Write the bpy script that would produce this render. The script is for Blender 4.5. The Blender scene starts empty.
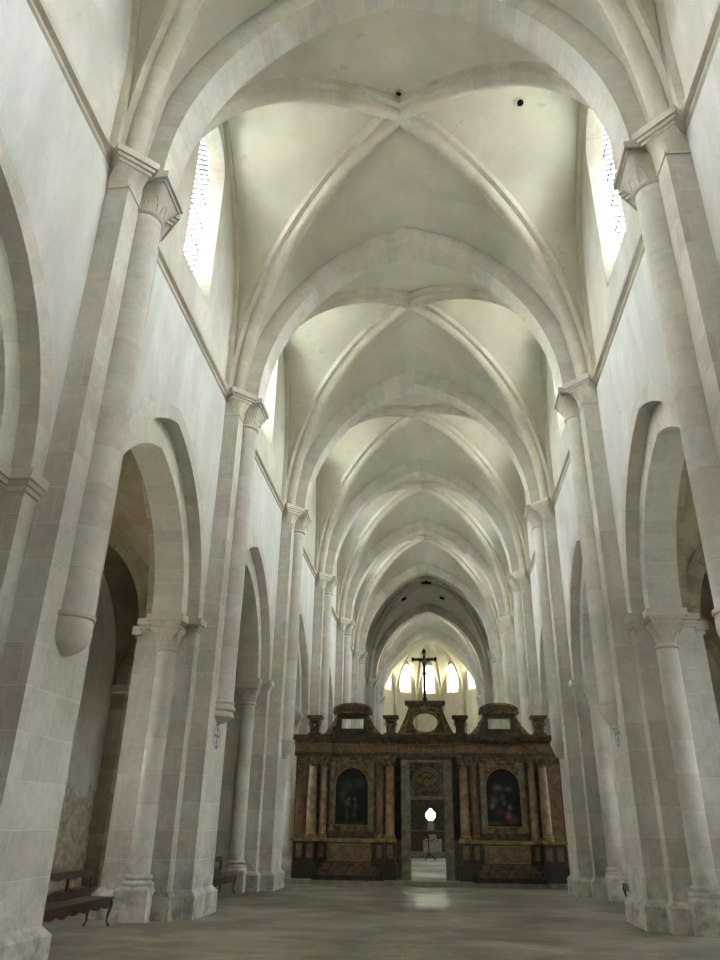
import bpy, bmesh, math, random
from mathutils import Vector, Matrix
from mathutils.geometry import tessellate_polygon
random.seed(7)
PI = math.pi
C = bpy.context.scene.collection
SC = bpy.context.scene

# ------------------------------------------------------------------ materials
def newmat(name):
    m = bpy.data.materials.new(name); m.use_nodes = True
    nt = m.node_tree; nt.nodes.clear()
    out = nt.nodes.new('ShaderNodeOutputMaterial')
    return m, nt, out
def N(nt, t, **k):
    n = nt.nodes.new(t)
    for a, b in k.items():
        if a.startswith('i_'):
            key = a[2:]
            n.inputs[int(key) if key.isdigit() else key.replace('_', ' ')].default_value = b
        else: setattr(n, a, b)
    return n
def rgb(h, a=1):
    h = h.lstrip('#'); c = [int(h[i:i+2], 16)/255 for i in (0, 2, 4)]
    return tuple((x/12.92 if x <= .04045 else ((x+.055)/1.055)**2.4) for x in c) + (a,)
def ramp(nt, fac, stops):
    r = nt.nodes.new('ShaderNodeValToRGB'); cr = r.color_ramp
    while len(cr.elements) < len(stops): cr.elements.new(.5)
    for e, (p, c) in zip(cr.elements, stops): e.position = p; e.color = c if len(c) == 4 else (*c, 1)
    nt.links.new(fac, r.inputs[0]); return r.outputs[0]
def g(v): return (v, v, v, 1)
def mix(nt, fac, a, b, mode='MIX'):
    n = nt.nodes.new('ShaderNodeMix'); n.data_type = 'RGBA'; n.blend_type = mode
    if isinstance(fac, (int, float)): n.inputs[0].default_value = fac
    else: nt.links.new(fac, n.inputs[0])
    for i, v in ((6, a), (7, b)):
        if isinstance(v, tuple): n.inputs[i].default_value = v
        else: nt.links.new(v, n.inputs[i])
    return n.outputs[2]
def noise(nt, vec, scale, detail=4, rough=.6, dist=0):
    n = N(nt, 'ShaderNodeTexNoise'); n.inputs['Scale'].default_value = scale
    n.inputs['Detail'].default_value = detail; n.inputs['Roughness'].default_value = rough
    n.inputs['Distortion'].default_value = dist
    nt.links.new(vec, n.inputs['Vector']); return n.outputs['Fac']
def mapping(nt, vec, scale=(1, 1, 1), rot=(0, 0, 0)):
    m = N(nt, 'ShaderNodeMapping'); m.inputs['Scale'].default_value = scale; m.inputs['Rotation'].default_value = rot
    nt.links.new(vec, m.inputs['Vector']); return m.outputs[0]
def pbsdf(nt, out, col, rough=.85, bump=None, bstr=.3, spec=.3, metal=0, bdist=.02):
    b = N(nt, 'ShaderNodeBsdfPrincipled')
    if isinstance(col, tuple): b.inputs['Base Color'].default_value = col
    else: nt.links.new(col, b.inputs['Base Color'])
    if isinstance(rough, (int, float)): b.inputs['Roughness'].default_value = rough
    else: nt.links.new(rough, b.inputs['Roughness'])
    b.inputs['Specular IOR Level'].default_value = spec; b.inputs['Metallic'].default_value = metal
    if bump is not None:
        bp = N(nt, 'ShaderNodeBump'); bp.inputs['Strength'].default_value = bstr; bp.inputs['Distance'].default_value = bdist
        nt.links.new(bump, bp.inputs['Height']); nt.links.new(bp.outputs[0], b.inputs['Normal'])
    nt.links.new(b.outputs[0], out.inputs[0]); return b

def stone_mat(name, base, alt, mortar, bw=.75, rh=.40, ms=.009, damp=False, contrast=.5):
    m, nt, out = newmat(name)
    uv = N(nt, 'ShaderNodeUVMap').outputs[0]
    geo = N(nt, 'ShaderNodeNewGeometry').outputs['Position']
    br = N(nt, 'ShaderNodeTexBrick'); br.offset = .5; br.squash = 1
    br.inputs['Color1'].default_value = g(0.0); br.inputs['Color2'].default_value = g(1.0); br.inputs['Mortar'].default_value = g(.5)
    br.inputs['Scale'].default_value = 1; br.inputs['Mortar Size'].default_value = ms; br.inputs['Mortar Smooth'].default_value = .4
    br.inputs['Brick Width'].default_value = bw; br.inputs['Row Height'].default_value = rh; br.inputs['Bias'].default_value = 0
    wob = N(nt, 'ShaderNodeVectorMath', operation='ADD')
    nz = N(nt, 'ShaderNodeTexNoise'); nz.inputs['Scale'].default_value = 1.3; nz.inputs['Detail'].default_value = 1
    nt.links.new(geo, nz.inputs['Vector'])
    sc_ = N(nt, 'ShaderNodeVectorMath', operation='SCALE'); sc_.inputs['Scale'].default_value = .03
    nt.links.new(nz.outputs['Color'], sc_.inputs[0]); nt.links.new(uv, wob.inputs[0]); nt.links.new(sc_.outputs[0], wob.inputs[1])
    nt.links.new(wob.outputs[0], br.inputs['Vector'])
    blocks = mix(nt, br.outputs['Color'], base, alt)
    n1 = noise(nt, geo, .55, 5, .65); n2 = noise(nt, geo, 9, 5, .7)
    v = ramp(nt, n1, [(.3, g(1 - .28*contrast)), (.65, g(1.06))])
    c = mix(nt, 1.0, blocks, v, 'MULTIPLY')
    v2 = ramp(nt, n2, [(.3, g(1 - .22*contrast)), (.6, g(1.03))])
    c = mix(nt, .7, c, v2, 'MULTIPLY')
    n5 = noise(nt, geo, 2.6, 6, .72)
    c = mix(nt, .6, c, ramp(nt, n5, [(.35, g(1 - .24*contrast)), (.6, g(1.04))]), 'MULTIPLY')
    if damp:   # rising damp and algae stains at the foot of the masonry
        sep = N(nt, 'ShaderNodeSeparateXYZ'); nt.links.new(geo, sep.inputs[0])
        h = N(nt, 'ShaderNodeMapRange'); h.inputs['From Min'].default_value = .15; h.inputs['From Max'].default_value = 2.2
        h.inputs['To Min'].default_value = 1; h.inputs['To Max'].default_value = 0
        nt.links.new(sep.outputs[2], h.inputs[0])
        ns = noise(nt, geo, 2.6, 6, .7)
        mul = N(nt, 'ShaderNodeMath', operation='MULTIPLY'); nt.links.new(h.outputs[0], mul.inputs[0])
        rs = ramp(nt, ns, [(.42, g(0)), (.62, g(1))]); nt.links.new(rs, mul.inputs[1])
        c = mix(nt, mul.outputs[0], c, mix(nt, .62, c, rgb('#5b5648')))
    c = mix(nt, br.outputs['Fac'], c, mix(nt, .38, c, mortar))
    bh = N(nt, 'ShaderNodeMath', operation='SUBTRACT'); nt.links.new(n2, bh.inputs[0]); nt.links.new(br.outputs['Fac'], bh.inputs[1])
    pbsdf(nt, out, c, .9, bh.outputs[0], .35, .2)
    return m

def plaster_mat(name, base, dark, warm, streak=(1, 1, 1), rot=(0, 0, 0), amt=.5, peel=False):
    m, nt, out = newmat(name)
    geo = N(nt, 'ShaderNodeNewGeometry').outputs['Position']
    mp = mapping(nt, geo, streak, rot)
    n1 = noise(nt, mp, 1.1, 6, .68, .25); n2 = noise(nt, geo, .35, 3, .5); n3 = noise(nt, geo, 14, 4, .7)
    c = mix(nt, ramp(nt, n1, [(.42, g(1)), (.62, g(0))]), base, mix(nt, amt, base, dark))
    c = mix(nt, ramp(nt, n2, [(.45, g(0)), (.7, g(1))]), c, mix(nt, .5, c, warm))
    n4 = noise(nt, geo, 2.3, 3, .5)
    c = mix(nt, ramp(nt, n4, [(.70, g(0)), (.76, g(.5))]), c, dark)
    bs = .12
    if peel:   # plaster fallen away near the floor, rubble showing
        sep = N(nt, 'ShaderNodeSeparateXYZ'); nt.links.new(geo, sep.inputs[0])
        h = N(nt, 'ShaderNodeMapRange'); h.inputs['From Min'].default_value = .8; h.inputs['From Max'].default_value = 3.4
        h.inputs['To Min'].default_value = .75; h.inputs['To Max'].default_value = 0
        nt.links.new(sep.outputs[2], h.inputs[0])
        npz = noise(nt, geo, .9, 5, .6); ad = N(nt, 'ShaderNodeMath', operation='ADD'); nt.links.new(h.outputs[0], ad.inputs[0]); nt.links.new(npz, ad.inputs[1])
        msk = ramp(nt, ad.outputs[0], [(.78, g(0)), (.80, g(1))])
        rub = ramp(nt, noise(nt, geo, 3.5, 7, .75), [(.35, rgb('#877a64')), (.62, rgb('#bcb09a'))])
        c = mix(nt, msk, c, rub)
    pbsdf(nt, out, c, .9, n3, .12, .2)
    return m

M = {}
M['pier'] = stone_mat('pier limestone', rgb('#dad5ca'), rgb('#cdc6b8'), rgb('#e6e1d6'), .9, .52, .009, damp=True, contrast=.6)
M['shaft'] = stone_mat('shaft limestone', rgb('#dbd6cc'), rgb('#d0cabd'), rgb('#a49d90'), 3.0, .62, .006, damp=True, contrast=.5)
M['vouss'] = stone_mat('voussoir limestone', rgb('#dad5ca'), rgb('#cfc9bc'), rgb('#e4dfd5'), 60, .33, .010, contrast=.5)
M['rib'] = stone_mat('rib limestone', rgb('#d0c9b9'), rgb('#c7bfae'), rgb('#b4ac9b'), 2.5, .55, .006, contrast=.4)
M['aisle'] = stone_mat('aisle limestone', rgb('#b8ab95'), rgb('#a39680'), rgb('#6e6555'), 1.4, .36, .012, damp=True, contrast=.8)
M['carved'] = stone_mat('carved limestone', rgb('#d3ccbe'), rgb('#d3ccbe'), rgb('#d3ccbe'), 5, 5, 0, contrast=.5)
M['wall'] = plaster_mat('whitewashed plaster wall', rgb('#e2e2de'), rgb('#b5b2a8'), rgb('#cfcabd'), (1, 1, .28), (0.6, 0, 0), .42)
M['wall_up'] = plaster_mat('clerestory plaster', rgb('#d6d3c8'), rgb('#a7a193'), rgb('#c5bda9'), (1, 1, .5), (0.3, 0, 0), .4)
M['web'] = plaster_mat('vault plaster', rgb('#cdc9ba'), rgb('#a59e8d'), rgb('#bfb7a3'), (1, 1, 1), (0, 0, 0), .25)
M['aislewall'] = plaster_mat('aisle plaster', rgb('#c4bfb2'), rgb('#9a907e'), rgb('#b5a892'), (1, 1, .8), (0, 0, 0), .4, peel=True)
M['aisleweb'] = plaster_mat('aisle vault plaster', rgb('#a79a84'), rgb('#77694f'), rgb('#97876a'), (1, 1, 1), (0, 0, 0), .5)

def floor_mat():
    m, nt, out = newmat('worn stone floor')
    geo = N(nt, 'ShaderNodeNewGeometry').outputs['Position']
    n1 = noise(nt, mapping(nt, geo, (.75, 1.05, 1)), .8, 9, .68, .5)
    n2 = noise(nt, geo, .25, 3, .5); n3 = noise(nt, geo, 6, 5, .7)
    c = ramp(nt, n1, [(.34, rgb('#5a5345')), (.46, rgb('#7b7362')), (.54, rgb('#8f8674')), (.66, rgb('#ada38f'))])
    c = mix(nt, ramp(nt, n2, [(.45, g(0)), (.65, g(1))]), c, mix(nt, .5, c, rgb('#7c7a70')))
    c = mix(nt, .5, c, ramp(nt, n3, [(.3, g(.75)), (.65, g(1.05))]), 'MULTIPLY')
    rg = ramp(nt, n2, [(.4, g(.34)), (.6, g(.6))])
    br = N(nt, 'ShaderNodeTexBrick'); br.inputs['Scale'].default_value = 1; br.inputs['Brick Width'].default_value = 1.1
    br.inputs['Row Height'].default_value = .8; br.inputs['Mortar Size'].default_value = .008; br.inputs['Mortar Smooth'].default_value = .5
    nt.links.new(geo, br.inputs['Vector'])
    c = mix(nt, br.outputs['Fac'], c, mix(nt, .35, c, rgb('#5d584d')))
    pbsdf(nt, out, c, rg, n3, .12, .45)
    return m
M['floor'] = floor_mat()

def simple(name, col, rough=.6, alt=None, nscale=6, bstr=.2, spec=.4, metal=0, detail=4, dist=0, st=(.4, .62)):
    m, nt, out = newmat(name)
    geo = N(nt, 'ShaderNodeTexCoord').outputs['Object']
    n1 = noise(nt, geo, nscale, detail, .65, dist)
    c = rgb(col) if alt is None else mix(nt, ramp(nt, n1, [(st[0], g(0)), (st[1], g(1))]), rgb(col), rgb(alt))
    pbsdf(nt, out, c, rough, n1, bstr, spec, metal)
    return m
M['dwood'] = simple('dark carved oak', '#7a674d', .5, '#514232', 7)
M['wood'] = simple('brown oak', '#5e4833', .5, '#473524', 4)
M['carvedwood'] = simple('carved gilded oak', '#a08c6a', .55, '#5d4c37', 6, .35, st=(.4, .62))
M['gilt'] = simple('worn gilding', '#b8a274', .45, '#8a7148', 6, .1)
M['redmarble'] = simple('red brown marble', '#7f634f', .35, '#a08a6f', 4, 0, .4, detail=6, dist=.8)
M['ochremarble'] = simple('ochre marble', '#bda583', .35, '#90785c', 4, 0, .4, detail=6, dist=.8)
M['darkmarble'] = simple('black veined marble', '#463f34', .35, '#5c5446', 7, 0, .5, detail=6, dist=2, st=(.5, .7))
M['greymarble'] = simple('grey stone surround', '#a39c86', .5, '#7d7664', 5, .1, .4)
M['darkstone'] = simple('dark stone', '#3c3a33', .6, '#26241f', 5, .2)
M['palestep'] = simple('pale step stone', '#aaa597', .7, '#8a8577', 3, .2)
M['bench'] = simple('dark oak bench wood', '#4d3b2c', .45, '#33271d', 6, .15)
M['black'] = simple('black painted wood', '#14120f', .5, '#211d18', 6, .1)
M['hole'] = simple('dark opening', '#0c0b09', .9)
M['iron'] = simple('black iron', '#17161a', .5, metal=.6)
M['white'] = simple('white altar stone', '#d8d6d0', .6, '#b7b4ac', 8)
M['corpus'] = simple('dull metal figure', '#57544c', .45, '#3a3832', 12)
M['cross_paint'] = simple('faded blue grey paint', '#66767d', .9, '#8f979a', 14, .1)
M['gap'] = simple('grey white gable stone', '#6f6a58', .6, '#4f4a3b', 9, .5)

def glass_mat(name, strength, tint, cell=.12, lead=.35, trans=1.0):
    # leaded clear glass with the daylight behind it
    m, nt, out = newmat(name)
    uv = N(nt, 'ShaderNodeUVMap').outputs[0]
    mp = mapping(nt, uv, (1, 1, 1), (0, 0, PI/4))
    br = N(nt, 'ShaderNodeTexBrick'); br.offset = 0
    br.inputs['Scale'].default_value = 1; br.inputs['Brick Width'].default_value = cell; br.inputs['Row Height'].default_value = cell
    br.inputs['Mortar Size'].default_value = cell*.17; br.inputs['Mortar Smooth'].default_value = .1
    nt.links.new(mp, br.inputs['Vector'])
    vor = N(nt, 'ShaderNodeTexVoronoi'); vor.inputs['Scale'].default_value = 6; nt.links.new(mp, vor.inputs['Vector'])
    cc = mix(nt, .25, tint, mix(nt, 1, tint, vor.outputs['Color'], 'MULTIPLY'))
    e1 = N(nt, 'ShaderNodeEmission'); nt.links.new(cc, e1.inputs[0]); e1.inputs[1].default_value = strength
    e2 = N(nt, 'ShaderNodeBsdfDiffuse'); e2.inputs[0].default_value = rgb('#9fb0bd')
    mx = N(nt, 'ShaderNodeMixShader'); fm = N(nt, 'ShaderNodeMath', operation='MULTIPLY'); fm.inputs[1].default_value = 1 if lead else 0
    nt.links.new(br.outputs['Fac'], fm.inputs[0]); nt.links.new(fm.outputs[0], mx.inputs[0])
    tr = N(nt, 'ShaderNodeBsdfTransparent'); nt.links.new(mix(nt, 1 - trans, cc, g(0)), tr.inputs[0])
    ad = N(nt, 'ShaderNodeAddShader'); nt.links.new(e1.outputs[0], ad.inputs[0]); nt.links.new(tr.outputs[0], ad.inputs[1])
    nt.links.new(ad.outputs[0], mx.inputs[1]); nt.links.new(e2.outputs[0], mx.inputs[2])
    nt.links.new(mx.outputs[0], out.inputs[0])
    return m
KW = .10
M['glass'] = glass_mat('leaded clear glass', KW, (.915, .955, .985, 1))
M['glass_apse'] = glass_mat('leaded apse glass', 3.2, (.97, 1.0, .84, 1), lead=0, trans=.42)
M['glass_left'] = glass_mat('leaded aisle glass', KW, (.95, .95, .93, 1))
M['glass_west'] = glass_mat('leaded west glass', KW, (.915, .955, .985, 1))

# ------------------------------------------------------------------ mesh builder
class MB:
    def __init__(s): s.v = []; s.f = []; s.uv = []; s.cols = None
    def quad(s, pts, uvs=None):
        b = len(s.v); s.v += [tuple(p) for p in pts]; s.f.append(tuple(range(b, b+len(pts))))
        s.uv.append(uvs)
    def face(s, idx, uvs=None): s.f.append(tuple(idx)); s.uv.append(uvs)
    def box(s, x0, x1, y0, y1, z0, z1):
        s.prism([(x0, y0), (x1, y0), (x1, y1), (x0, y1)], z0, z1)
    def prism(s, poly, z0, z1, axis='z'):
        """extrude polygon (ccw) between z0 and z1 along an axis"""
        def P(a, b, c): return {'z': (a, b, c), 'y': (a, c, b), 'x': (c, a, b)}[axis]
        b = len(s.v); n = len(poly)
        s.v += [P(p[0], p[1], z0) for p in poly] + [P(p[0], p[1], z1) for p in poly]
        flip = (axis == 'y')
        def add(ix): s.face(ix[::-1] if flip else ix)
        for i in range(n):
            j = (i+1) % n; add((b+i, b+j, b+n+j, b+n+i))
        if n <= 4: add(tuple(b+i for i in reversed(range(n)))); add(tuple(b+n+i for i in range(n)))
        else:
            for t in tessellate_polygon([[Vector((p[0], p[1], 0)) for p in poly]]):
                a, c, d = t
                cr = (poly[c][0]-poly[a][0])*(poly[d][1]-poly[a][1])-(poly[c][1]-poly[a][1])*(poly[d][0]-poly[a][0])
                if cr < 0: c, d = d, c
                add((b+n+a, b+n+c, b+n+d)); add((b+a, b+d, b+c))
    def plate(s, outer, holes, y0, y1, axis='y'):
        """plate in the (a,b) plane with holes, extruded along axis"""
        loops = [outer] + holes
        flat = [p for l in loops for p in l]
        def P(a, b, c): return {'z': (a, b, c), 'y': (a, c, b), 'x': (c, a, b)}[axis]
        b = len(s.v); n = len(flat)
        s.v += [P(p[0], p[1], y0) for p in flat] + [P(p[0], p[1], y1) for p in flat]
        for t in tessellate_polygon([[Vector((p[0], p[1], 0)) for p in l] for l in loops]):
            a, c, d = t
            s.face((b+a, b+c, b+d)); s.face((b+n+a, b+n+d, b+n+c))
        o = 0
        for l in loops:
            m = len(l)
            for i in range(m):
                j = (i+1) % m; s.face((b+o+i, b+o+j, b+n+o+j, b+n+o+i))
            o += m
    def loft(s, rings, uvs=None, cap=True, closed=True):
        """rings: lists of equal point counts"""
        b = len(s.v); n = len(rings[0])
        for r in rings: s.v += [tuple(p) for p in r]
        L = 0; lens = [0]
        for k in range(1, len(rings)):
            d = sum((Vector(rings[k][i])-Vector(rings[k-1][i])).length for i in range(n))/n
            lens.append(lens[-1]+d)
        per = [0]
        mid = rings[len(rings)//2]
        for i in range(n): per.append(per[-1]+(Vector(mid[(i+1) % n])-Vector(mid[i])).length)
        for k in range(len(rings)-1):
            for i in range(n if closed else n-1):
                j = (i+1) % n
                s.face((b+k*n+i, b+k*n+j, b+(k+1)*n+j, b+(k+1)*n+i),
                       [(per[i], lens[k]), (per[i+1], lens[k]), (per[i+1], lens[k+1]), (per[i], lens[k+1])])
        if cap and closed:
            s.face([b+i for i in reversed(range(n))]); s.face([b+(len(rings)-1)*n+i for i in range(n)])
    def lathe(s, prof, cx=0, cy=0, n=24, a0=0, a1=2*PI, z0=0, cap=True):
        full = abs(a1-a0-2*PI) < 1e-6
        k = n if full else n+1
        rings = []
        for r, z in prof:
            rings.append([(cx+r*math.cos(a0+(a1-a0)*i/n), cy+r*math.sin(a0+(a1-a0)*i/n), z+z0) for i in range(k)])
        s.loft(rings, closed=full, cap=full and cap)
    def sweep(s, pts, prof, frames, cap=True):
        """pts 3D path; frames (N,B) per point; prof list of (n,b)"""
        rings = [[Vector(p)+fr[0]*a+fr[1]*b for a, b in prof] for p, fr in zip(pts, frames)]
        s.loft(rings, cap=cap)
    def tube(s, pts, r, n=8):
        rings = []
        for i, p in enumerate(pts):
            p = Vector(p); a = Vector(pts[max(0, i-1)]); c = Vector(pts[min(len(pts)-1, i+1)])
            t = (c-a).normalized(); up = Vector((0, 0, 1)) if abs(t.z) < .9 else Vector((0, 1, 0))
            u = t.cross(up).normalized(); w = u.cross(t)
            rr = r[i] if isinstance(r, (list, tuple)) else r
            rings.append([p+u*rr*math.cos(2*PI*k/n)+w*rr*math.sin(2*PI*k/n) for k in range(n)])
        s.loft(rings)
    def build(s, name, mat, parent=None, smooth=None, loc=None):
        me = bpy.data.meshes.new(name); me.from_pydata(s.v, [], s.f); me.update()
        uvl = me.uv_layers.new(name='UVMap').data
        for p, u in zip(me.polygons, s.uv):
            nrm = p.normal
            for k, li in enumerate(p.loop_indices):
                if u: uvl[li].uv = u[k]
                else:
                    c = me.vertices[me.loops[li].vertex_index].co
                    if abs(nrm.z) > .75: uvl[li].uv = (c.x, c.y)
                    elif abs(nrm.x) > abs(nrm.y): uvl[li].uv = (c.y, c.z)
                    else: uvl[li].uv = (c.x, c.z)
        bm = bmesh.new(); bm.from_mesh(me)
        bmesh.ops.remove_doubles(bm, verts=bm.verts, dist=1e-5)
        bmesh.ops.recalc_face_normals(bm, faces=bm.faces)
        bm.to_mesh(me); bm.free()
        if smooth:
            me.shade_smooth(); me.set_sharp_from_angle(angle=smooth)
        me.materials.append(M[mat] if isinstance(mat, str) else mat)
        o = bpy.data.objects.new(name, me); C.objects.link(o)
        if parent is not None: o.parent = parent
        if loc is not None: o.location = loc
        return o
def offs(poly, d):
    n = len(poly); r = []
    for i in range(n):
        p0, p1, p2 = (Vector(poly[(i+k) % n]) for k in (-1, 0, 1))
        e1 = (p1-p0).normalized(); e2 = (p2-p1).normalized()
        n1 = Vector((e1.y, -e1.x)); n2 = Vector((e2.y, -e2.x))
        b = n1+n2; b = b/(b.dot(n1)) if b.dot(n1) > 1e-6 else n1
        r.append(tuple(p1+b*d))
    return r
def tag(o, label=None, cat=None, group=None, kind=None):
    if label: o['label'] = label
    if cat: o['category'] = cat
    if group: o['group'] = group
    if kind: o['kind'] = kind
    return o
def empty(name, loc, rz=0):
    o = bpy.data.objects.new(name, None); C.objects.link(o); o.location = loc; o.rotation_euler = (0, 0, rz)
    o.empty_display_size = .2; return o
def copy_tree(o, parent=None):
    c = o.copy(); C.objects.link(c)
    if parent is not None: c.parent = parent
    for ch in list(o.children): copy_tree(ch, c)
    return c
def rename(o, name): o.name = name; return o
SMO = math.radians(40)

# ------------------------------------------------------------------ layout
YP = [1.87, 9.43, 16.99, 24.6, 32.27, 39.98, 47.74, 57.5, 65.4]     # pier rows
WX = 4.70          # nave wall plane
DX = 4.32          # pilaster face
ZI = 5.75          # arcade impost top
ZA = 11.78         # vault abacus top
YW = -5.8          # west wall
OH, IH = 1.07, 1.42   # arcade opening: distance from pier centre to outer / inner order

def arc(a, h, t=0, n=16):
    """pointed arch through (-a,0),(0,h),(a,0), offset outwards by t"""
    R = (a*a+h*h)/(2*a); c = R-a
    am = math.acos(max(-1, min(1, c/(R+t)))); ang_end = PI-am
    # left half centre (c,0): from angle pi down to the point x=0
    L = []
    for i in range(n+1):
        th = PI+(ang_end-PI)*i/n
        L.append((c+(R+t)*math.cos(th), (R+t)*math.sin(th)))
    return L+[(-x, z) for x, z in L[-2::-1]]
def arc_norm(pts):
    r = []
    for i in range(len(pts)):
        a = Vector(pts[max(0, i-1)]); b = Vector(pts[min(len(pts)-1, i+1)]); t = (b-a).normalized()
        r.append(Vector((-t.y, t.x)))
    return r

def arch_ring(mb, a, h, t, plane, w0, w1, c0, z0, n=16):
    """rectangular-section pointed arch ring. plane 'yz' : arc coord along y, depth along x (w0..w1)"""
    inn = arc(a, h, 0, n); out = arc(a, h, t, n)
    rings = []
    for (p, q) in zip(inn, out):
        def P(s, z, w):
            return (w, c0+s, z0+z) if plane == 'yz' else (c0+s, w, z0+z)
        rings.append([P(*p, w0), P(*p, w1), P(*q, w1), P(*q, w0)])
    mb.loft(rings)

# ------------------------------------------------------------------ setting: floor, walls
fb = MB(); fb.box(-13, 13, YW-.5, 80, -.25, 0)
tag(fb.build('floor', 'floor'), 'worn beige grey stone floor of the nave', kind='structure')

def nave_wall(s, y0, y1, name, arcade=True):
    mb = MB()
    if arcade:
        mid = (y0+y1)/2; a = (y1-y0)/2-OH+.14; h = 3.45
        A = [(mid+x, ZI+z) for x, z in arc(a, h+.14, 0, 16)]
        poly = [(y0, ZI-.35), (A[0][0], ZI-.35)]+A+[(A[-1][0], ZI-.35), (y1, ZI-.35), (y1, 11.72), (y0, 11.72)]
    else: poly = [(y0, 0), (y1, 0), (y1, 11.72), (y0, 11.72)]
    x0, x1 = (WX, 5.9) if s > 0 else (-5.9, -WX)
    mb.prism(poly, x0, x1, 'x')
    return tag(mb.build(name, 'wall'), kind='structure')

def lancet(hw, sill, spring, n=10):
    return [(-hw, sill), (hw, sill)]+[(hw*math.cos(PI*i/n), spring+hw*math.sin(PI*i/n)) for i in range(n+1)]
def window_wall(s, y0, y1, name, zt=19.8, z0=11.70, xw=4.74, hw=.95, sill=13.0, spring=17.1, gw=.78, gs=13.75, gsp=17.05, depth=.36, thick=1.1, mat='wall_up'):
    """upper wall with a splayed round-headed opening; returns glass outline"""
    mb = MB(); mid = (y0+y1)/2
    O = [(mid+a, b) for a, b in lancet(hw, sill, spring)]
    G = [(mid+a, b) for a, b in lancet(gw, gs, gsp)]
    outer = [(y0, z0), (y1, z0), (y1, zt), (y0, zt)]
    flat = outer+O
    base = len(mb.v); mb.v += [(s*xw, a, b) for a, b in flat]
    for t in tessellate_polygon([[Vector((p[0], p[1], 0)) for p in outer], [Vector((p[0], p[1], 0)) for p in O]]):
        mb.face([base+i for i in t])
    n = len(O)
    sb = MB()
    for i in range(n):
        j = (i+1) % n
        sb.quad([(s*xw, *O[i]), (s*xw, *O[j]), (s*(xw+depth), *G[j]), (s*(xw+depth), *G[i])], [(0, O[i][1]), (0, O[j][1]), (.7, G[j][1]), (.7, G[i][1])])
        mb.quad([(s*(xw+depth), *G[i]), (s*(xw+depth), *G[j]), (s*(xw+thick), *G[j]), (s*(xw+thick), *G[i])])
    # back face
    base = len(mb.v); mb.v += [(s*(xw+thick), a, b) for a, b in outer+G]
    for t in tessellate_polygon([[Vector((p[0], p[1], 0)) for p in outer], [Vector((p[0], p[1], 0)) for p in G]]):
        mb.face([base+i for i in t])
    for i in range(4):
        j = (i+1) % 4
        mb.quad([(s*xw, *outer[i]), (s*xw, *outer[j]), (s*(xw+thick), *outer[j]), (s*(xw+thick), *outer[i])])
    o = mb.build(name, mat); tag(o, kind='structure'); sb.build('window_reveal', 'vouss', o)
    return G
WN = [0]
def window(G, plane, at, s, mat, label, bars=True):
    """glass pane (structure) in outline G; plane 'x': the pane at x=at"""
    WN[0] += 1
    mb = MB()
    P = (lambda a, b, d: (at+s*d, a, b)) if plane == 'x' else (lambda a, b, d: (a, at+s*d, b))
    f = [P(a, b, 0) for a, b in G]; bk = [P(a, b, .03) for a, b in G]
    mb.quad(f, [(a, b) for a, b in G]); mb.quad(bk[::-1], [(a, b) for a, b in G[::-1]])
    n = len(G)
    for i in range(n):
        j = (i+1) % n; mb.quad([f[i], f[j], bk[j], bk[i]], [G[i], G[j], G[j], G[i]])
    o = mb.build('window_%d' % WN[0], mat); tag(o, label, kind='structure')
    if bars:
        ys = [p[0] for p in G]; zs = [p[1] for p in G]; y0, y1 = min(ys), max(ys); z = min(zs)+.8
        fr = MB()
        while z < max(zs)-.5:
            fr.tube([P(y0, z, -.03), P(y1, z, -.03)], .012, 6); z += .8
        fr.build('window_bar', 'iron', o)
    return o

ORD = {0: 'bay beside the viewer', 1: 'nearest full bay', 2: 'second bay', 3: 'third bay', 4: 'fourth bay', 5: 'fifth bay'}
for s, side in ((-1, 'left'), (1, 'right')):
    ys = [YW]+YP
    for i in range(len(ys)-1):
        y0, y1 = ys[i], ys[i+1]
        arcade = i != 7
        nave_wall(s, y0, y1, 'wall_'+side, arcade)
        if i == 7:
            mb = MB(); mb.box(min(s*4.74, s*5.9), max(s*4.74, s*5.9), y0, y1, 11.7, 19.8); tag(mb.build('wall_'+side, 'wall_up'), kind='structure'); continue
        G = window_wall(s, y0, y1, 'wall_'+side)
        window(G, 'x', s*(4.74+.38), s, 'glass', 'tall round-headed clerestory window on the %s, %s' % (side, ORD.get(i-1, 'far end')))
    # string course
    for (a, b) in ((YW, YP[6]), (YP[7], YP[8])):
        mb = MB()
        prof = [(4.76, 11.52), (4.66, 11.60), (4.66, 11.66), (4.58, 11.69), (4.58, 11.79), (4.76, 11.82)]
        rings = [[(s*p, y, z) for p, z in prof] for y in (a, b)]
        mb.loft(rings)
        tag(mb.build('trim_1' if s < 0 else 'trim_2', 'rib'), 'string course moulding under the %s windows' % side, kind='structure')

# west wall behind the viewer
mb = MB(); mb.box(-10, 10, YW-.8, YW, 0, 20); tag(mb.build('wall_back', 'wall'), kind='structure')
for cx in (-2.2, 0, 2.2):
    G = [(cx+a, b) for a, b in lancet(.6, 9, 14.2)]
    window(G, 'y', YW+.04, -1, 'glass_west', 'tall west window behind the viewer')

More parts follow.
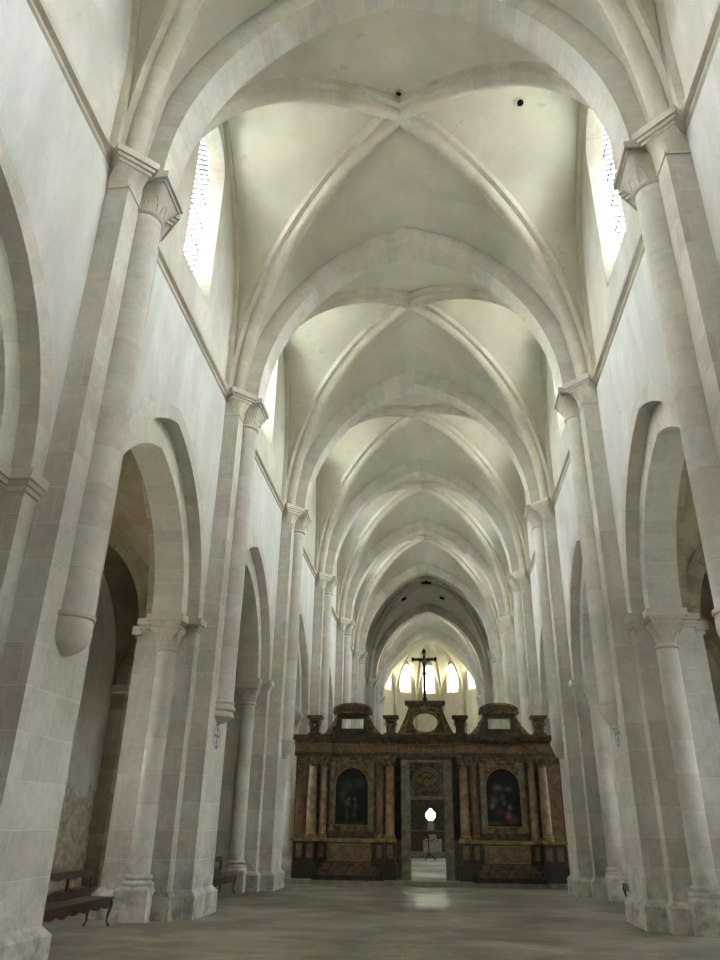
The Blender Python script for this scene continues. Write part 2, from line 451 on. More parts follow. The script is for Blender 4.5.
# ------------------------------------------------------------------ vaults
def resample(pts, n):
    P = [Vector(p) for p in pts]; L = [0]
    for i in range(1, len(P)): L.append(L[-1]+(P[i]-P[i-1]).length)
    out = []
    for k in range(n+1):
        d = L[-1]*k/n; i = 0
        while i < len(L)-2 and L[i+1] < d: i += 1
        f = (d-L[i])/max(1e-9, L[i+1]-L[i]); out.append(P[i].lerp(P[i+1], f))
    return out
def half(a, h, stilt=0, n=20):
    A = [(-x, z) for x, z in arc(a, h, 0, n)[:n+1]]    # from (a,0) to (0,h)
    return ([(a, 0)] if stilt else [])+[(x, z+stilt) for x, z in A]
def web(mb, cx, cy, tx, ty, dxy, wx, wy, z0, ht, hd, hw_, st, wst, m=10, n=22):
    """quadripartite web. transverse arc at y=+-ty, start x=tx; diagonal start dxy; wall arc at x=wx start y=wy"""
    T = half(tx, ht); ds = math.hypot(*dxy); D = half(ds, hd); W = half(wy, hw_-wst, wst)
    for sx in (-1, 1):
        for sy in (-1, 1):
            Tp = resample([(cx+sx*x, cy+sy*ty, z0+z) for x, z in T], n)
            Dp = resample([(cx+sx*dxy[0]*x/ds, cy+sy*dxy[1]*x/ds, z0+z) for x, z in D], n)
            Wp = resample([(cx+sx*wx, cy+sy*y, z0+z) for y, z in W], n)
            for A, B in ((Tp, Dp), (Dp, Wp)):
                rings = [[A[k].lerp(B[k], j/m)+Vector((0, 0, .10*math.sin(PI*j/m)*(k/n))) for j in range(m+1)] for k in range(n+1)]
                mb.loft(rings, closed=False, cap=False)
RIBP = [(.36, -.20), (.17, -.20), (.16, -.145)]+[(.15+.14*math.cos(PI/2+PI*k/8)*1.0, 0) for k in []]
def rib_profile(w=.30, roll=.175, top=.38, mid=.17):
    pr = [(top, -w), (mid, -w)]
    for k in range(9):
        th = PI*k/8
        pr.append((mid-.02-roll*math.sin(th)*1.05, -roll*math.cos(th)))
    pr += [(mid, w), (top, w)]
    return pr
def diag_path(cx, cy, dx, dy, h, z0, n=18):
    ds = math.hypot(dx, dy); A = arc(ds, h, 0, n)
    dirv = Vector((dx/ds, dy/ds, 0)); Bv = Vector((-dy/ds, dx/ds, 0))
    pts = [Vector((cx, cy, z0))+dirv*x+Vector((0, 0, z)) for x, z in A]
    nr = arc_norm(A); fr = [(dirv*a.x+Vector((0, 0, a.y)), Bv) for a in nr]
    return pts, fr

bay_name = {0: 'bay above the viewer', 1: 'nearest full bay', 2: 'second full bay', 3: 'third full bay', 4: 'fourth full bay', 5: 'fifth bay before the crossing', 6: 'dark crossing bay', 7: 'choir bay in front of the apse'}
bays = [(YP[i], YP[i+1]) for i in range(8)]
for bi, (y0, y1) in enumerate(bays):
    cy = (y0+y1)/2; L = (y1-y0)/2
    mb = MB()
    web(mb, 0, cy, 4.47, L-.36, (4.6, L-.62), 4.745, L-.85, ZA-.02, 5.82, 6.50, 7.1 if bi != 6 else 6.6, 0, 1.7)
    o = mb.build('ceiling', 'web', smooth=1.2); tag(o, 'plastered rib vault web over the '+bay_name[bi], kind='structure')
    r = empty('vault_ribs', (0, cy, ZA)); tag(r, 'pale stone diagonal ribs crossing the vault of the '+bay_name[bi], 'vault ribs', 'rib crosses of the nave vault')
    for sg in (-1, 1):
        mb = MB(); pts, fr = diag_path(0, 0, 4.36, sg*(L-.62), 6.11, 0)
        mb.sweep(pts, rib_profile(), fr)
        mb.build('diagonal_rib', 'rib', r, SMO)
    for s in (-1, 1):
        mb = MB(); A = arc(L-.82, 5.30, 0, 14)
        pts = [Vector((s*4.745, x, z+1.7)) for x, z in A]; nr = arc_norm(A)
        pts = [Vector((s*4.745, A[0][0], 0))]+pts+[Vector((s*4.745, A[-1][0], 0))]
        fr = [(Vector((0, a.x, a.y)), Vector((s, 0, 0))) for a in [nr[0]]+nr+[nr[-1]]]
        mb.sweep(pts, [(.1, .1), (.1, -.1), (.06, -.13), (0, -.15), (-.06, -.13), (-.09, -.06), (-.09, .1)], fr)
        mb.build('wall_rib', 'rib', r, SMO)
# western stub bay behind the viewer
mb = MB(); y0, y1 = YW, YP[0]; cy = (y0+y1)/2; L = (y1-y0)/2
web(mb, 0, cy, 4.47, L, (4.6, L-.3), 4.745, L-.5, ZA, 5.8, 6.5, 7.1, 0, 1.7)
tag(mb.build('ceiling', 'web', smooth=1.2), 'vault web behind the viewer', kind='structure')

arch_lbl = {1: 'topmost broad pointed transverse arch springing from the nearest pair of piers', 2: 'second broad pointed transverse arch, beyond the nearest full vault bay',
            3: 'third pointed transverse arch of the nave counted from the front', 4: 'fourth pointed transverse arch of the nave counted from the front',
            5: 'fifth pointed transverse arch, just before the last nave bay', 6: 'sixth pointed transverse arch framing the dark crossing vault',
            7: 'small looking pointed arch between the dark crossing and the choir', 8: 'farthest pointed arch opening into the bright apse', 0: 'transverse arch behind the viewer'}
for i, y in enumerate(YP):
    mb = MB(); hw = .33
    inn = arc(3.98, 5.22, 0, 20); R_ = None
    rings = []
    for p, q in zip(arc(3.98, 5.22, 0, 20), arc(3.98, 5.22, .62, 20)):
        rings.append([(p[0], -hw, p[1]), (p[0], hw, p[1]), (q[0], hw, q[1]), (q[0], -hw, q[1])])
    mb.loft(rings)
    o = mb.build('transverse_arch', 'vouss', loc=(0, y, ZA)); tag(o, arch_lbl[i], 'arch', 'transverse arches of the nave vault')

# ------------------------------------------------------------------ piers
U0 = 4.9
def sq_ring(cx, cy, h, z, n=32, rot=0, p=1.0):
    """p=0 circle radius h, p=1 square half-width h"""
    out = []
    for k in range(n):
        th = 2*PI*(k+.5)/n; c, s_ = math.cos(th), math.sin(th)
        rs = 1/max(abs(c), abs(s_)); r = h*((1-p)+p*rs)
        x, y = r*c, r*s_
        out.append((cx+x*math.cos(rot)-y*math.sin(rot), cy+x*math.sin(rot)+y*math.cos(rot), z))
    return out
def rect_ring(x0, x1, y0, y1, z, n=32, rot=0):
    cx, cy = (x0+x1)/2, (y0+y1)/2; out = []
    for k in range(n):
        th = 2*PI*(k+.5)/n+rot; c, s_ = math.cos(th), math.sin(th); m = 1/max(abs(c), abs(s_))
        out.append((cx+(x1-x0)/2*c*m, cy+(y1-y0)/2*s_*m, z))
    return out
def lerp_ring(A, B, t): return [tuple(Vector(a).lerp(Vector(b), t)) for a, b in zip(A, B)]

def make_pier(variant, aisle=True):
    """local frame: +x points away from the nave centre, origin at (U0, pier y, 0)"""
    r = empty('nave_pier', (0, 0, 0))
    u = lambda x: x-U0
    core = [(u(WX), -OH), (u(5.9), -OH), (u(5.9), -.5), (u(6.26), -.5), (u(6.26), .5), (u(5.9), .5), (u(5.9), OH), (u(WX), OH)]
    mb = MB(); mb.prism(core, .45, 5.50); mb.build('pier_core', 'pier', r)
    pl = [(u(DX), -.74), (u(WX), -.74), (u(WX), -OH), (u(5.9), -OH), (u(5.9), -.5), (u(6.26), -.5), (u(6.26), .5), (u(5.9), .5), (u(5.9), OH), (u(WX), OH), (u(WX), .74), (u(DX), .74)]
    mb = MB(); A = offs(pl, .10); B = offs(pl, .0)
    mb.prism(A, 0, .40)
    n = len(A)
    mb.loft([[(*p, .40) for p in A], [(*p, .50) for p in B]])
    mb.build('plinth', 'pier', r)
    mb = MB(); mb.box(u(DX), u(WX)+.1, -.74, .74, .45, 11.16); mb.build('pilaster', 'pier', r)
    # upper springing block
    mb = MB(); mb.box(u(4.42), u(4.78), -.42, .42, 11.1, 14.2); mb.build('springing_block', 'vouss', r)
    # impost moulding round the core
    mb = MB()
    ring = [(u(WX), -OH), (u(5.9), -OH), (u(5.9), OH), (u(WX), OH)]
    for d, z0, z1 in ((.04, 5.48, 5.55), (.07, 5.55, 5.62), (.12, 5.62, 5.76)):
        mb.prism([(u(WX)-d, -OH-d), (u(5.9)+d, -OH-d), (u(5.9)+d, OH+d), (u(WX)-d, OH+d)], z0, z1)
    mb.build('impost', 'carved', r)
    # vault shaft
    sx = u(4.29); zc = 4.12
    mb = MB(); mb.lathe([(.27, zc), (.27, 11.08)], sx, 0, 32); sh = mb.build('vault_shaft', 'shaft', r, SMO)
    mb = MB(); mb.lathe([(.27, 11.04), (.30, 11.06), (.315, 11.09), (.30, 11.12), (.275, 11.14)], sx, 0, 32); mb.build('neck_ring', 'carved', sh, SMO)
    mb = MB(); rings = []
    for k in range(13):
        t = k/12; p = t**1.5; h = .275+.12*(t**2.2); rings.append(sq_ring(sx, 0, h, 11.12+.46*t, 48, 0, p))
    mb.loft(rings)
    for z, w, hh in ((11.56, .37, .06), (11.62, .41, .06), (11.68, .46, .14)):
        mb.prism([(sx-w, -w+.02), (sx+.25, -w+.02), (sx+.25, w-.02), (sx-w, w-.02)], z, z+hh)
    for th in (PI, PI*.72, PI*1.28, PI*.5, PI*1.5):   # leaf outlines carved on the bell
        pts = []
        for k in range(13):
            f = k/12; a = th+.30*(1-2*f)*(1-.0*f); zz = .04+.26*math.sin(PI*f)**.6; t = zz/.46
            h = .275+.12*(t**2.2); p = t**1.5; rr = h*((1-p)+p/max(abs(math.cos(a)), abs(math.sin(a))))
            pts.append((sx+(rr+.004)*math.cos(a), (rr+.004)*math.sin(a), 11.12+zz))
        mb.tube(pts, .014, 6)
    mb.build('shaft_capital', 'carved', sh, SMO)
    # corbel
    mb = MB()
    if variant == 'cup':
        prof = [(.33, 0), (.33, -.05), (.30, -.07), (.31, -.10), (.315, -.24), (.29, -.34), (.22, -.43), (.12, -.49), (.05, -.52), (0, -.53)]
    elif variant == 'rings':
        prof = [(.30, .04), (.32, 0), (.30, -.05), (.34, -.10), (.34, -.16), (.28, -.20), (.32, -.25), (.32, -.31), (.24, -.37), (.12, -.43), (0, -.45)]
    elif variant == 'cone':
        prof = [(.33, .0), (.33, -.05), (.29, -.07), (.28, -.16), (.24, -.30), (.16, -.42), (.11, -.47), (.13, -.51), (.08, -.56), (0, -.57)]
    else:
        prof = [(.33, 0), (.34, -.10), (.32, -.14), (.26, -.34), (.20, -.46), (.12, -.5), (0, -.5)]
    mb.lathe([(a, b+zc) for a, b in prof], sx+.02, 0, 32); mb.build('corbel', 'carved', sh, SMO)
    # corner capitals carrying the diagonal ribs
    for sg in (-1, 1):
        mb = MB(); y0, y1 = sorted((sg*.20, sg*.74))
        bot = rect_ring(u(DX), u(4.80), y0, y1, 0)
        cx, cy, hd = u(4.46), sg*.57, .31
        top = sq_ring(cx, cy, hd-.04, 0, 32, PI/4)
        # match start angles: rotate list so that ring points correspond
        k0 = 4; top = top[-k0:]+top[:-k0]
        rings = []
        for k in range(11):
            t = k/10; q = lerp_ring(bot, top, t**1.6); rings.append([(a, b, 11.16+.38*t+.0) for a, b, _ in q])
        mb.loft(rings)
        mb.prism([(a, b) for a, b, _ in rect_ring(u(DX)-.03, u(4.8), y0 if sg > 0 else y0-.03, y1+.03 if sg > 0 else y1, 0, 4, 0)], 11.12, 11.165) if False else None
        mb.box(u(DX)-.025, u(4.78), min(sg*.2, sg*.765), max(sg*.2, sg*.765), 11.13, 11.175)
        for h_, z0, z1 in ((hd-.02, 11.54, 11.61), (hd+.02, 11.61, 11.68), (hd+.06, 11.68, 11.82)):
            mb.prism([(cx-h_*1.414, cy), (cx, cy-h_*1.414), (cx+h_*1.414, cy), (cx, cy+h_*1.414)], z0, z1)
        mb.build('corner_capital', 'carved', r, math.radians(30))
    # arcade half columns
    for sg in (-1, 1):
        cx, cy = u(5.27), sg*1.13
        mb = MB(); mb.lathe([(.21, .78), (.21, 5.03)], cx, cy, 28); cl = mb.build('arcade_column', 'shaft', r, SMO)
        mb = MB(); mb.lathe([(.21, 5.01), (.245, 5.025), (.25, 5.05), (.245, 5.075), (.22, 5.09)], cx, cy, 28)
        rings = []
        for k in range(13):
            t = k/12; rings.append(sq_ring(cx, cy, .22+.14*(t**2.0), 5.08+.41*t, 48, 0, t**1.3))
        mb.loft(rings)
        for w, z0, z1 in ((.35, 5.48, 5.55), (.39, 5.55, 5.62), (.43, 5.62, 5.77)):
            y0, y1 = sorted((sg*.9, cy+sg*w)); mb.box(cx-w+.03, cx+w-.03, y0, y1, z0, z1)
        for q in (0, .5, -.5, 1, -1):
            th = (PI/2 if sg > 0 else -PI/2)+q*PI/2*.98; pts = []
            for k in range(13):
                f = k/12; a = th+.33*(1-2*f); zz = .04+.26*math.sin(PI*f)**.6; t = zz/.41
                h = .22+.14*(t**2.0); p = t**1.3; rr = h*((1-p)+p/max(abs(math.cos(a)), abs(math.sin(a))))
                pts.append((cx+(rr+.003)*math.cos(a), cy+(rr+.003)*math.sin(a), 5.08+zz))
            mb.tube(pts, .014, 6)
        mb.build('column_capital', 'carved', cl, SMO)
        mb = MB(); h = .33
        y0, y1 = sorted((sg*.8, cy+sg*h)); mb.box(cx-h, cx+h, y0, y1, 0, .52)
        rings = [sq_ring(cx, cy, h*.98, .52, 32, 0, .95), sq_ring(cx, cy, h*.9, .58, 32, 0, .5)]
        mb.loft(rings)
        mb.lathe([(.30, .56), (.315, .60), (.30, .645), (.255, .66), (.25, .69), (.27, .71), (.27, .74), (.23, .78)], cx, cy, 28)
        mb.build('column_base', 'pier', cl, SMO)
    return r

protos = {}
plist = {}
var = {('left', 1): 'cup', ('left', 2): 'rings', ('right', 2): 'cone', ('right', 3): 'block', ('left', 3): 'cone', ('right', 1): 'cup'}
pl_lbl = {('left', 1): 'nearest tall pale stone pier on the left with cup-shaped shaft corbel and pitted foot',
          ('right', 1): 'nearest right stone pier, only its upper shafts showing along the right edge',
          ('left', 2): 'second stone pier on the left, between the two dark benches',
          ('right', 2): 'stone pier at lower right with full stepped base in view',
          ('left', 3): 'third stone pier on the left, last before the dark choir screen, with damp-stained base',
          ('right', 3): 'third stone pier on the right, touching the right end of the choir screen',
          ('left', 4): 'left stone pier rising just behind the dark choir screen', ('right', 4): 'right stone pier rising just behind the dark choir screen',
          ('left', 5): 'fifth stone pier on the left, last before the left crossing pier',
          ('right', 5): 'fifth stone pier on the right, last before the right crossing pier',
          ('left', 6): 'left stone pier at the near side of the dark crossing', ('right', 6): 'right stone pier at the near side of the dark crossing',
          ('left', 7): 'left stone pier at the far side of the dark crossing', ('right', 7): 'right stone pier at the far side of the dark crossing',
          ('left', 8): 'farthest left stone pier at the mouth of the apse', ('right', 8): 'farthest right stone pier at the mouth of the apse',
          ('left', 0): 'left stone pier beside the viewer', ('right', 0): 'right stone pier beside the viewer'}
for side, s in (('left', -1), ('right', 1)):
    for i, y in enumerate(YP):
        v = var.get((side, i), 'cone')
        if v not in protos: protos[v] = make_pier(v); o = protos[v]
        else: o = copy_tree(protos[v])
        o.location = (s*U0, y, 0); o.rotation_euler = (0, 0, 0 if s > 0 else PI)
        tag(o, pl_lbl[(side, i)], 'pier', 'nave piers'); plist[(side, i)] = o
# painted consecration crosses under two corbels
def painted_cross(pier, z, y):
    mb = MB(); n = 28; R1, R0 = .27, .225
    def el(r, k): return (r*.9*math.cos(2*PI*k/n), r*1.0*math.sin(2*PI*k/n))
    x = -.588
    for k in range(n):
        a, b, c, d = el(R1, k), el(R1, k+1), el(R0, k+1), el(R0, k)
        mb.quad([(x, y+p[0], z+p[1]) for p in (a, b, c, d)])
    for pts in ([(-.03, -.225), (.03, -.225), (.03, .225), (-.03, .225)], [(-.2, -.03), (.2, -.03), (.2, .03), (-.2, .03)],
                [(-.09, .16), (.09, .16), (.03, .06), (-.03, .06)], [(-.09, -.16), (.09, -.16), (.03, -.06), (-.03, -.06)]):
        mb.quad([(x, y+p[0], z+p[1]) for p in pts])
    o = mb.build('painted_cross', 'cross_paint', pier); o['label'] = 'faded blue-grey consecration cross in a ring'
painted_cross(plist[('left', 2)], 3.42, 0); painted_cross(plist[('right', 2)], 3.50, 0)

# ------------------------------------------------------------------ arcade arches
ab = {0: 'at the near edge beside the viewer', 1: 'in the nearest full bay', 2: 'in the second bay', 3: 'in the third bay, behind the screen', 4: 'in the fourth bay, far behind the screen', 5: 'in the fifth bay, next to the crossing', 7: 'in the choir'}
for side, s in (('left', -1), ('right', 1)):
    for bi, (y0, y1) in enumerate(bays):
        if bi == 6: continue
        cy = (y0+y1)/2; L = (y1-y0)/2
        r = empty('arcade_arch', (s*5.3, cy, ZI)); tag(r, 'two-order pointed arcade arch on the %s %s' % (side, ab[bi]), 'arch', 'arcade arches')
        mb = MB(); arch_ring(mb, L-OH, 3.45, .32, 'yz', -.612, -.30, 0, 0); 
        mb.build('outer_order', 'vouss', r) if s > 0 else None
        if s < 0:
            mb = MB(); arch_ring(mb, L-OH, 3.45, .32, 'yz', .30, .612, 0, 0); mb.build('outer_order', 'vouss', r)
        mb = MB(); arch_ring(mb, L-IH, 2.88, .62, 'yz', -.33, .33, 0, 0); mb.build('inner_order', 'vouss', r)
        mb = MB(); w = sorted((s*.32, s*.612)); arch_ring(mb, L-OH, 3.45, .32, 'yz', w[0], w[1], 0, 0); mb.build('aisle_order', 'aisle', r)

# ------------------------------------------------------------------ aisles
AX = 10.0
for side, s in (('left', -1), ('right', 1)):
    ys = [YW]+YP
    for i in range(len(ys)-1):
        y0, y1 = ys[i], ys[i+1]; cy = (y0+y1)/2; L = (y1-y0)/2
        has = not (side == 'left' and i in (3,))
        nm = 'wall_aisle_'+side
        if i == 7: 
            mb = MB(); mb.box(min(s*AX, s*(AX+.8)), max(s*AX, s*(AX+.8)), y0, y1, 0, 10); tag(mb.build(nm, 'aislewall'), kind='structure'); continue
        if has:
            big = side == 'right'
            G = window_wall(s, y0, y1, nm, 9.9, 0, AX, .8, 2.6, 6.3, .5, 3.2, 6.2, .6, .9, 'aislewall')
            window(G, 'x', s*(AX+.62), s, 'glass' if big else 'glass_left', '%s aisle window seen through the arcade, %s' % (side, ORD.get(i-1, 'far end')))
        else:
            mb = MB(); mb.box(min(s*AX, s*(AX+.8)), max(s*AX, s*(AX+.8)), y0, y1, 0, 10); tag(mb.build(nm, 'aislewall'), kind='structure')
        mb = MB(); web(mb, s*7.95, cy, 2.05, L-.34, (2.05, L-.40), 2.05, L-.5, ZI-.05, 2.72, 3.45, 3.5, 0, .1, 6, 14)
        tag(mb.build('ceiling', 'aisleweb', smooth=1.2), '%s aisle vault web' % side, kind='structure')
    for i, y in enumerate(YP):
        r = empty('aisle_arch', (s*7.95, y, 0)); 
        tag(r, 'aisle arch across the %s aisle, behind %s' % (side, ['the pier beside the viewer', 'the nearest pier', 'the second pier', 'the third pier', 'the pier just past the screen', 'the fifth pier', 'the near crossing pier', 'the far crossing pier', 'the apse pier'][i]), 'arch', 'aisle transverse arches')
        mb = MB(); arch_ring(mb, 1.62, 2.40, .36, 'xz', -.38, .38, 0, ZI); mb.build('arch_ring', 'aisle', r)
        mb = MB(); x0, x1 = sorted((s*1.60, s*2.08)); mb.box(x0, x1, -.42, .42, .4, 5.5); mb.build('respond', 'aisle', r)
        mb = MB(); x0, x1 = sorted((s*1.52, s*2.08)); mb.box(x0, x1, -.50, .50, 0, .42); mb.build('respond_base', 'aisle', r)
        mb = MB()
        for d, z0, z1 in ((.04, 5.48, 5.56), (.1, 5.56, 5.76)):
            x0, x1 = sorted((s*(1.60-d), s*2.08)); mb.box(x0, x1, -.42-d, .42+d, z0, z1)
        mb.build('respond_impost', 'carved', r)
        mb = MB()
        for d, z0, z1 in ((.04, 5.48, 5.56), (.1, 5.56, 5.76)):
            x0, x1 = sorted((-s*(1.66-d), -s*2.0)); mb.box(x0, x1, -.42-d, .42+d, z0, z1)
        mb.build('pier_impost', 'carved', r)
def roof(x0, x1, y0, y1, z):  # unseen slab added to block sky light, pale to bounce daylight into windows
    mb = MB(); mb.box(x0, x1, y0, y1, z, z+.25); tag(mb.build('ceiling', 'white'), 'added unseen roof slab above the vaults, keeping sky light out', kind='structure')
roof(-6, 6, YW-1, 77.5, 19.85); roof(5.6, 11, YW-1, YP[8], 10.0); roof(-11, -5.6, YW-1, YP[8], 10.0)
for s in (-1, 1):
    for yy in (YW-.4, YP[8]+.2):
        mb = MB(); x0, x1 = sorted((s*5.6, s*10.9)); mb.box(x0, x1, yy-.2, yy+.2, 0, 10); tag(mb.build('wall_aisle_end', 'aislewall'), kind='structure')
for x0, x1 in ((-45, -11), (11, 45)):  # unseen pale planes added to bounce daylight up through the windows
    mb = MB(); mb.box(x0, x1, YW-20, 90, -.3, -.05); tag(mb.build('floor', 'white'), 'added pale ground outside, reflecting daylight into the windows', kind='structure')
# roof over aisles and ends so that no sky leaks in
# ------------------------------------------------------------------ apse
AY = 70.6; AR = 4.74
angs = [math.radians(a) for a in (-90, -75, -45, -15, 15, 45, 75, 90)]
AXC = -.22
def ap(a, r=AR, z=0): return Vector((AXC*max(0, math.cos(a))+r*math.sin(a), AY+r*math.cos(a)*1.12, z))
for s, side in ((-1, 'left'), (1, 'right')):
    mb = MB(); x0, x1 = sorted((s*4.74, s*5.6)); mb.box(x0, x1, YP[8], AY+.2, 0, 19.5); tag(mb.build('wall_'+side, 'wall_up'), kind='structure')
# low sanctuary wall, upper wall with windows per panel
def bilerp(A, B, f): return A.lerp(B, f)
NP = 6
pangs = [math.radians(-90+180*k/NP) for k in range(NP+1)]
pangs = [math.radians(a) for a in (-105, -75, -45, -15, 15, 45, 75, 105)]
pangs[0] = math.radians(-90); pangs[-1] = math.radians(90)
for k in range(7):
    A, B = ap(pangs[k]), ap(pangs[k+1]); w = (B-A).length; t = (B-A)/w
    nrm = Vector((t.y, -t.x, 0));
    if nrm.dot(Vector((0, AY, 0))-A) < 0: nrm = -nrm
    mb = MB()
    hole = 0 < k < 6
    def P(a, z, d=0): q = A+t*a-nrm*d; return (q.x, q.y, z)
    outer = [(0, 0), (w, 0), (w, 19), (0, 19)]
    if hole:
        O = [(w/2+a, b) for a, b in lancet(.62, 13.7, 15.9)]; G = [(w/2+a, b) for a, b in lancet(.45, 14.1, 15.95)]
        b0 = len(mb.v); mb.v += [P(*p) for p in outer+O]
        for tr in tessellate_polygon([[Vector((p[0], p[1], 0)) for p in outer], [Vector((p[0], p[1], 0)) for p in O]]): mb.face([b0+i for i in tr])
        n = len(O)
        for i in range(n):
            j = (i+1) % n; mb.quad([P(*O[i]), P(*O[j]), P(*G[j], .4), P(*G[i], .4)])
    else:
        mb.quad([P(*p) for p in outer])
    tag(mb.build('wall_back', 'wall_up'), 'apse wall panel', kind='structure')
    if hole:
        WN[0] += 1; mb = MB()
        mb.quad([P(a, b, .42) for a, b in G], G); mb.quad([P(a, b, .45) for a, b in G[::-1]], G[::-1])
        for i in range(len(G)):
            j = (i+1) % len(G); mb.quad([P(*G[i], .42), P(*G[j], .42), P(*G[j], .45), P(*G[i], .45)], [G[i], G[j], G[j], G[i]])
        tag(mb.build('window_%d' % WN[0], 'glass_apse'), ['', 'far left', 'left of centre', 'central', 'right of centre', 'far right'][k]+' bright window of the apse', kind='structure')
key = Vector((AXC, AY+.4, 18.0))
mbw = MB()
def apse_curve(a, z0, n=16, rr=AR):
    base = ap(a, rr, z0); out = []
    for k in range(n+1):
        th = PI/2*k/n
        out.append(Vector((base.x+(key.x-base.x)*(1-math.cos(th)), base.y+(key.y-base.y)*(1-math.cos(th)), z0+(key.z-z0)*math.sin(th))))
    return out
curves = [apse_curve(a, 12.3) for a in pangs]
for k in range(7):
    A, B = curves[k], curves[k+1]; 
    midp = (ap(pangs[k], AR)+ap(pangs[k+1], AR))/2
    # lunette cell crown: from the wall top to the key, web rises towards the wall
    n = 16; cr = []
    for j in range(n+1):
        f = j/n; e = Vector((midp.x, midp.y, 0)).lerp(Vector((key.x, key.y, 0)), f); cr.append(Vector((e.x, e.y, 17.3+.75*f)))
    wallc = []
    for (Cv, sg) in ((A, 0), (B, 1)):
        rings = []
        for j in range(n+1):
            top = cr[j]
            # wall arch point between springing and crown
            rings.append([Cv[j].lerp(top, i/8)+Vector((0, 0, (.9*(1-j/n))*math.sin(PI*i/8))) for i in range(9)])
        mbw.loft(rings, closed=False, cap=False)
tag(mbw.build('ceiling', 'web', smooth=1.0), 'plastered vault cells of the apse', kind='structure')
r = empty('apse_ribs', (0, AY, 12)); tag(r, 'thin stone ribs and wall shafts radiating over the bright apse', 'vault ribs')
for k, a in enumerate(pangs):
    mb = MB(); pts = apse_curve(a, 12.3, 14, AR-.05); pts = [p-Vector((0, AY, 12)) for p in pts]
    mb.tube(pts, .16, 10); mb.build('apse_rib', 'rib', r, SMO)
    mb = MB(); b = ap(a, AR-.1)-Vector((0, AY, 12)); mb.lathe([(.16, -9), (.16, .1), (.27, .3), (.27, .45), (.16, .46)], b.x, b.y, 12); mb.build('wall_shaft', 'rib', r, SMO)
# closing web between the last arch and the apse
mb = MB(); T = half(4.47, 5.82)
rings = []
for yy in (YP[8]+.3, AY+.45):
    rings.append([(x, yy, ZA+z) for x, z in T]+[(-x, yy, ZA+z) for x, z in T[-2::-1]])
mb.loft(rings, closed=False, cap=False); tag(mb.build('ceiling', 'web', smooth=1), 'vault web in front of the apse', kind='structure')

# ------------------------------------------------------------------ choir screen
YS = 27.6; XS = .11
steps = MB(); steps.box(-4.69, 4.69, 26.95, 29.6, 0, .14)
tag(steps.build('stone_step', 'palestep'), 'long low pale stone step running under the whole choir screen', 'step')
scr = empty('choir_screen', (XS, YS, .14)); tag(scr, 'dark carved baroque choir screen with marble columns and a central doorway closing the nave', 'screen')
def sp(mb, name, mat, parent=scr, smooth=SMO): return mb.build(name, mat, parent, smooth)
ZB = -.14
def Z(z): return z+ZB
# back wall of the screen
mb = MB()
outer = [(-4.56, Z(.14)), (-.86, Z(.14)), (-.86, Z(3.78)), (.86, Z(3.78)), (.86, Z(.14)), (4.56, Z(.14)), (4.56, Z(4.3)), (-4.56, Z(4.3))]
mb.prism(outer, .25, .8, 'y'); sp(mb, 'screen_wall', 'dwood')
# plinth zone with panels
def plinth(x0, x1, y0, mat_panel='redmarble', nm='pedestal'):
    mb = MB(); mb.box(x0-.05, x1+.05, y0-.05, .3, Z(.14), Z(.62)); mb.box(x0, x1, y0, .3, Z(.62), Z(1.24)); o = sp(mb, nm, 'darkmarble')
    mb = MB(); mb.box(x0+.07, x1-.07, y0-.02, y0+.02, Z(.76), Z(1.16)); sp(mb, 'panel', mat_panel, o)
for s in (-1, 1):
    for a, b, yy in ((4.1, 4.44, -.12), (3.74, 4.09, -.16), (3.40, 3.70, -.02), (1.45, 1.76, -.02), (1.07, 1.42, -.16)):
        x0, x1 = sorted((s*a, s*b)); plinth(x0, x1, yy)
    mb = MB(); x0, x1 = sorted((s*.90, s*4.56)); mb.box(x0+(.12 if s > 0 else 0), x1-(.12 if s < 0 else 0), -.26, .3, Z(1.24), Z(1.29)); mb.box(x0+(.14 if s > 0 else 0), x1-(.14 if s < 0 else 0), -.22, .3, Z(1.29), Z(1.33)); sp(mb, 'shelf', 'gilt')
def column(x, y, r, mat):
    mb = MB(); mb.lathe([(r*1.02, Z(1.47)), (r, Z(2.1)), (r*.86, Z(3.58))], x, y, 20); c = sp(mb, 'column', mat)
    mb = MB(); mb.lathe([(r*1.35, Z(1.33)), (r*1.35, Z(1.37)), (r*1.15, Z(1.40)), (r*1.25, Z(1.44)), (r*1.0, Z(1.47))], x, y, 20); sp(mb, 'column_base', 'gilt', c)
    mb = MB(); mb.lathe([(r*.88, Z(3.56)), (r*1.0, Z(3.60)), (r*.9, Z(3.63)), (r*1.05, Z(3.72)), (r*1.35, Z(3.84)), (r*.9, Z(3.86))], x, y, 20)
    for k in range(8):
        th = 2*PI*k/8; 
        for zz, rr in ((3.66, 1.05), (3.76, 1.22)):
            a = th+(PI/8 if zz > 3.7 else 0)
            mb.tube([(x+r*.85*math.cos(a), y+r*.85*math.sin(a), Z(zz-.05)), (x+r*rr*math.cos(a), y+r*rr*math.sin(a), Z(zz)), (x+r*(rr+.18)*math.cos(a), y+r*(rr+.18)*math.sin(a), Z(zz+.05)), (x+r*(rr+.12)*math.cos(a), y+r*(rr+.12)*math.sin(a), Z(zz+.02))], [.03, .035, .03, .02], 6)
    w = r*1.35; mb.box(x-w, x+w, y-w, y+w, Z(3.85), Z(3.92)); sp(mb, 'capital', 'carvedwood', c)
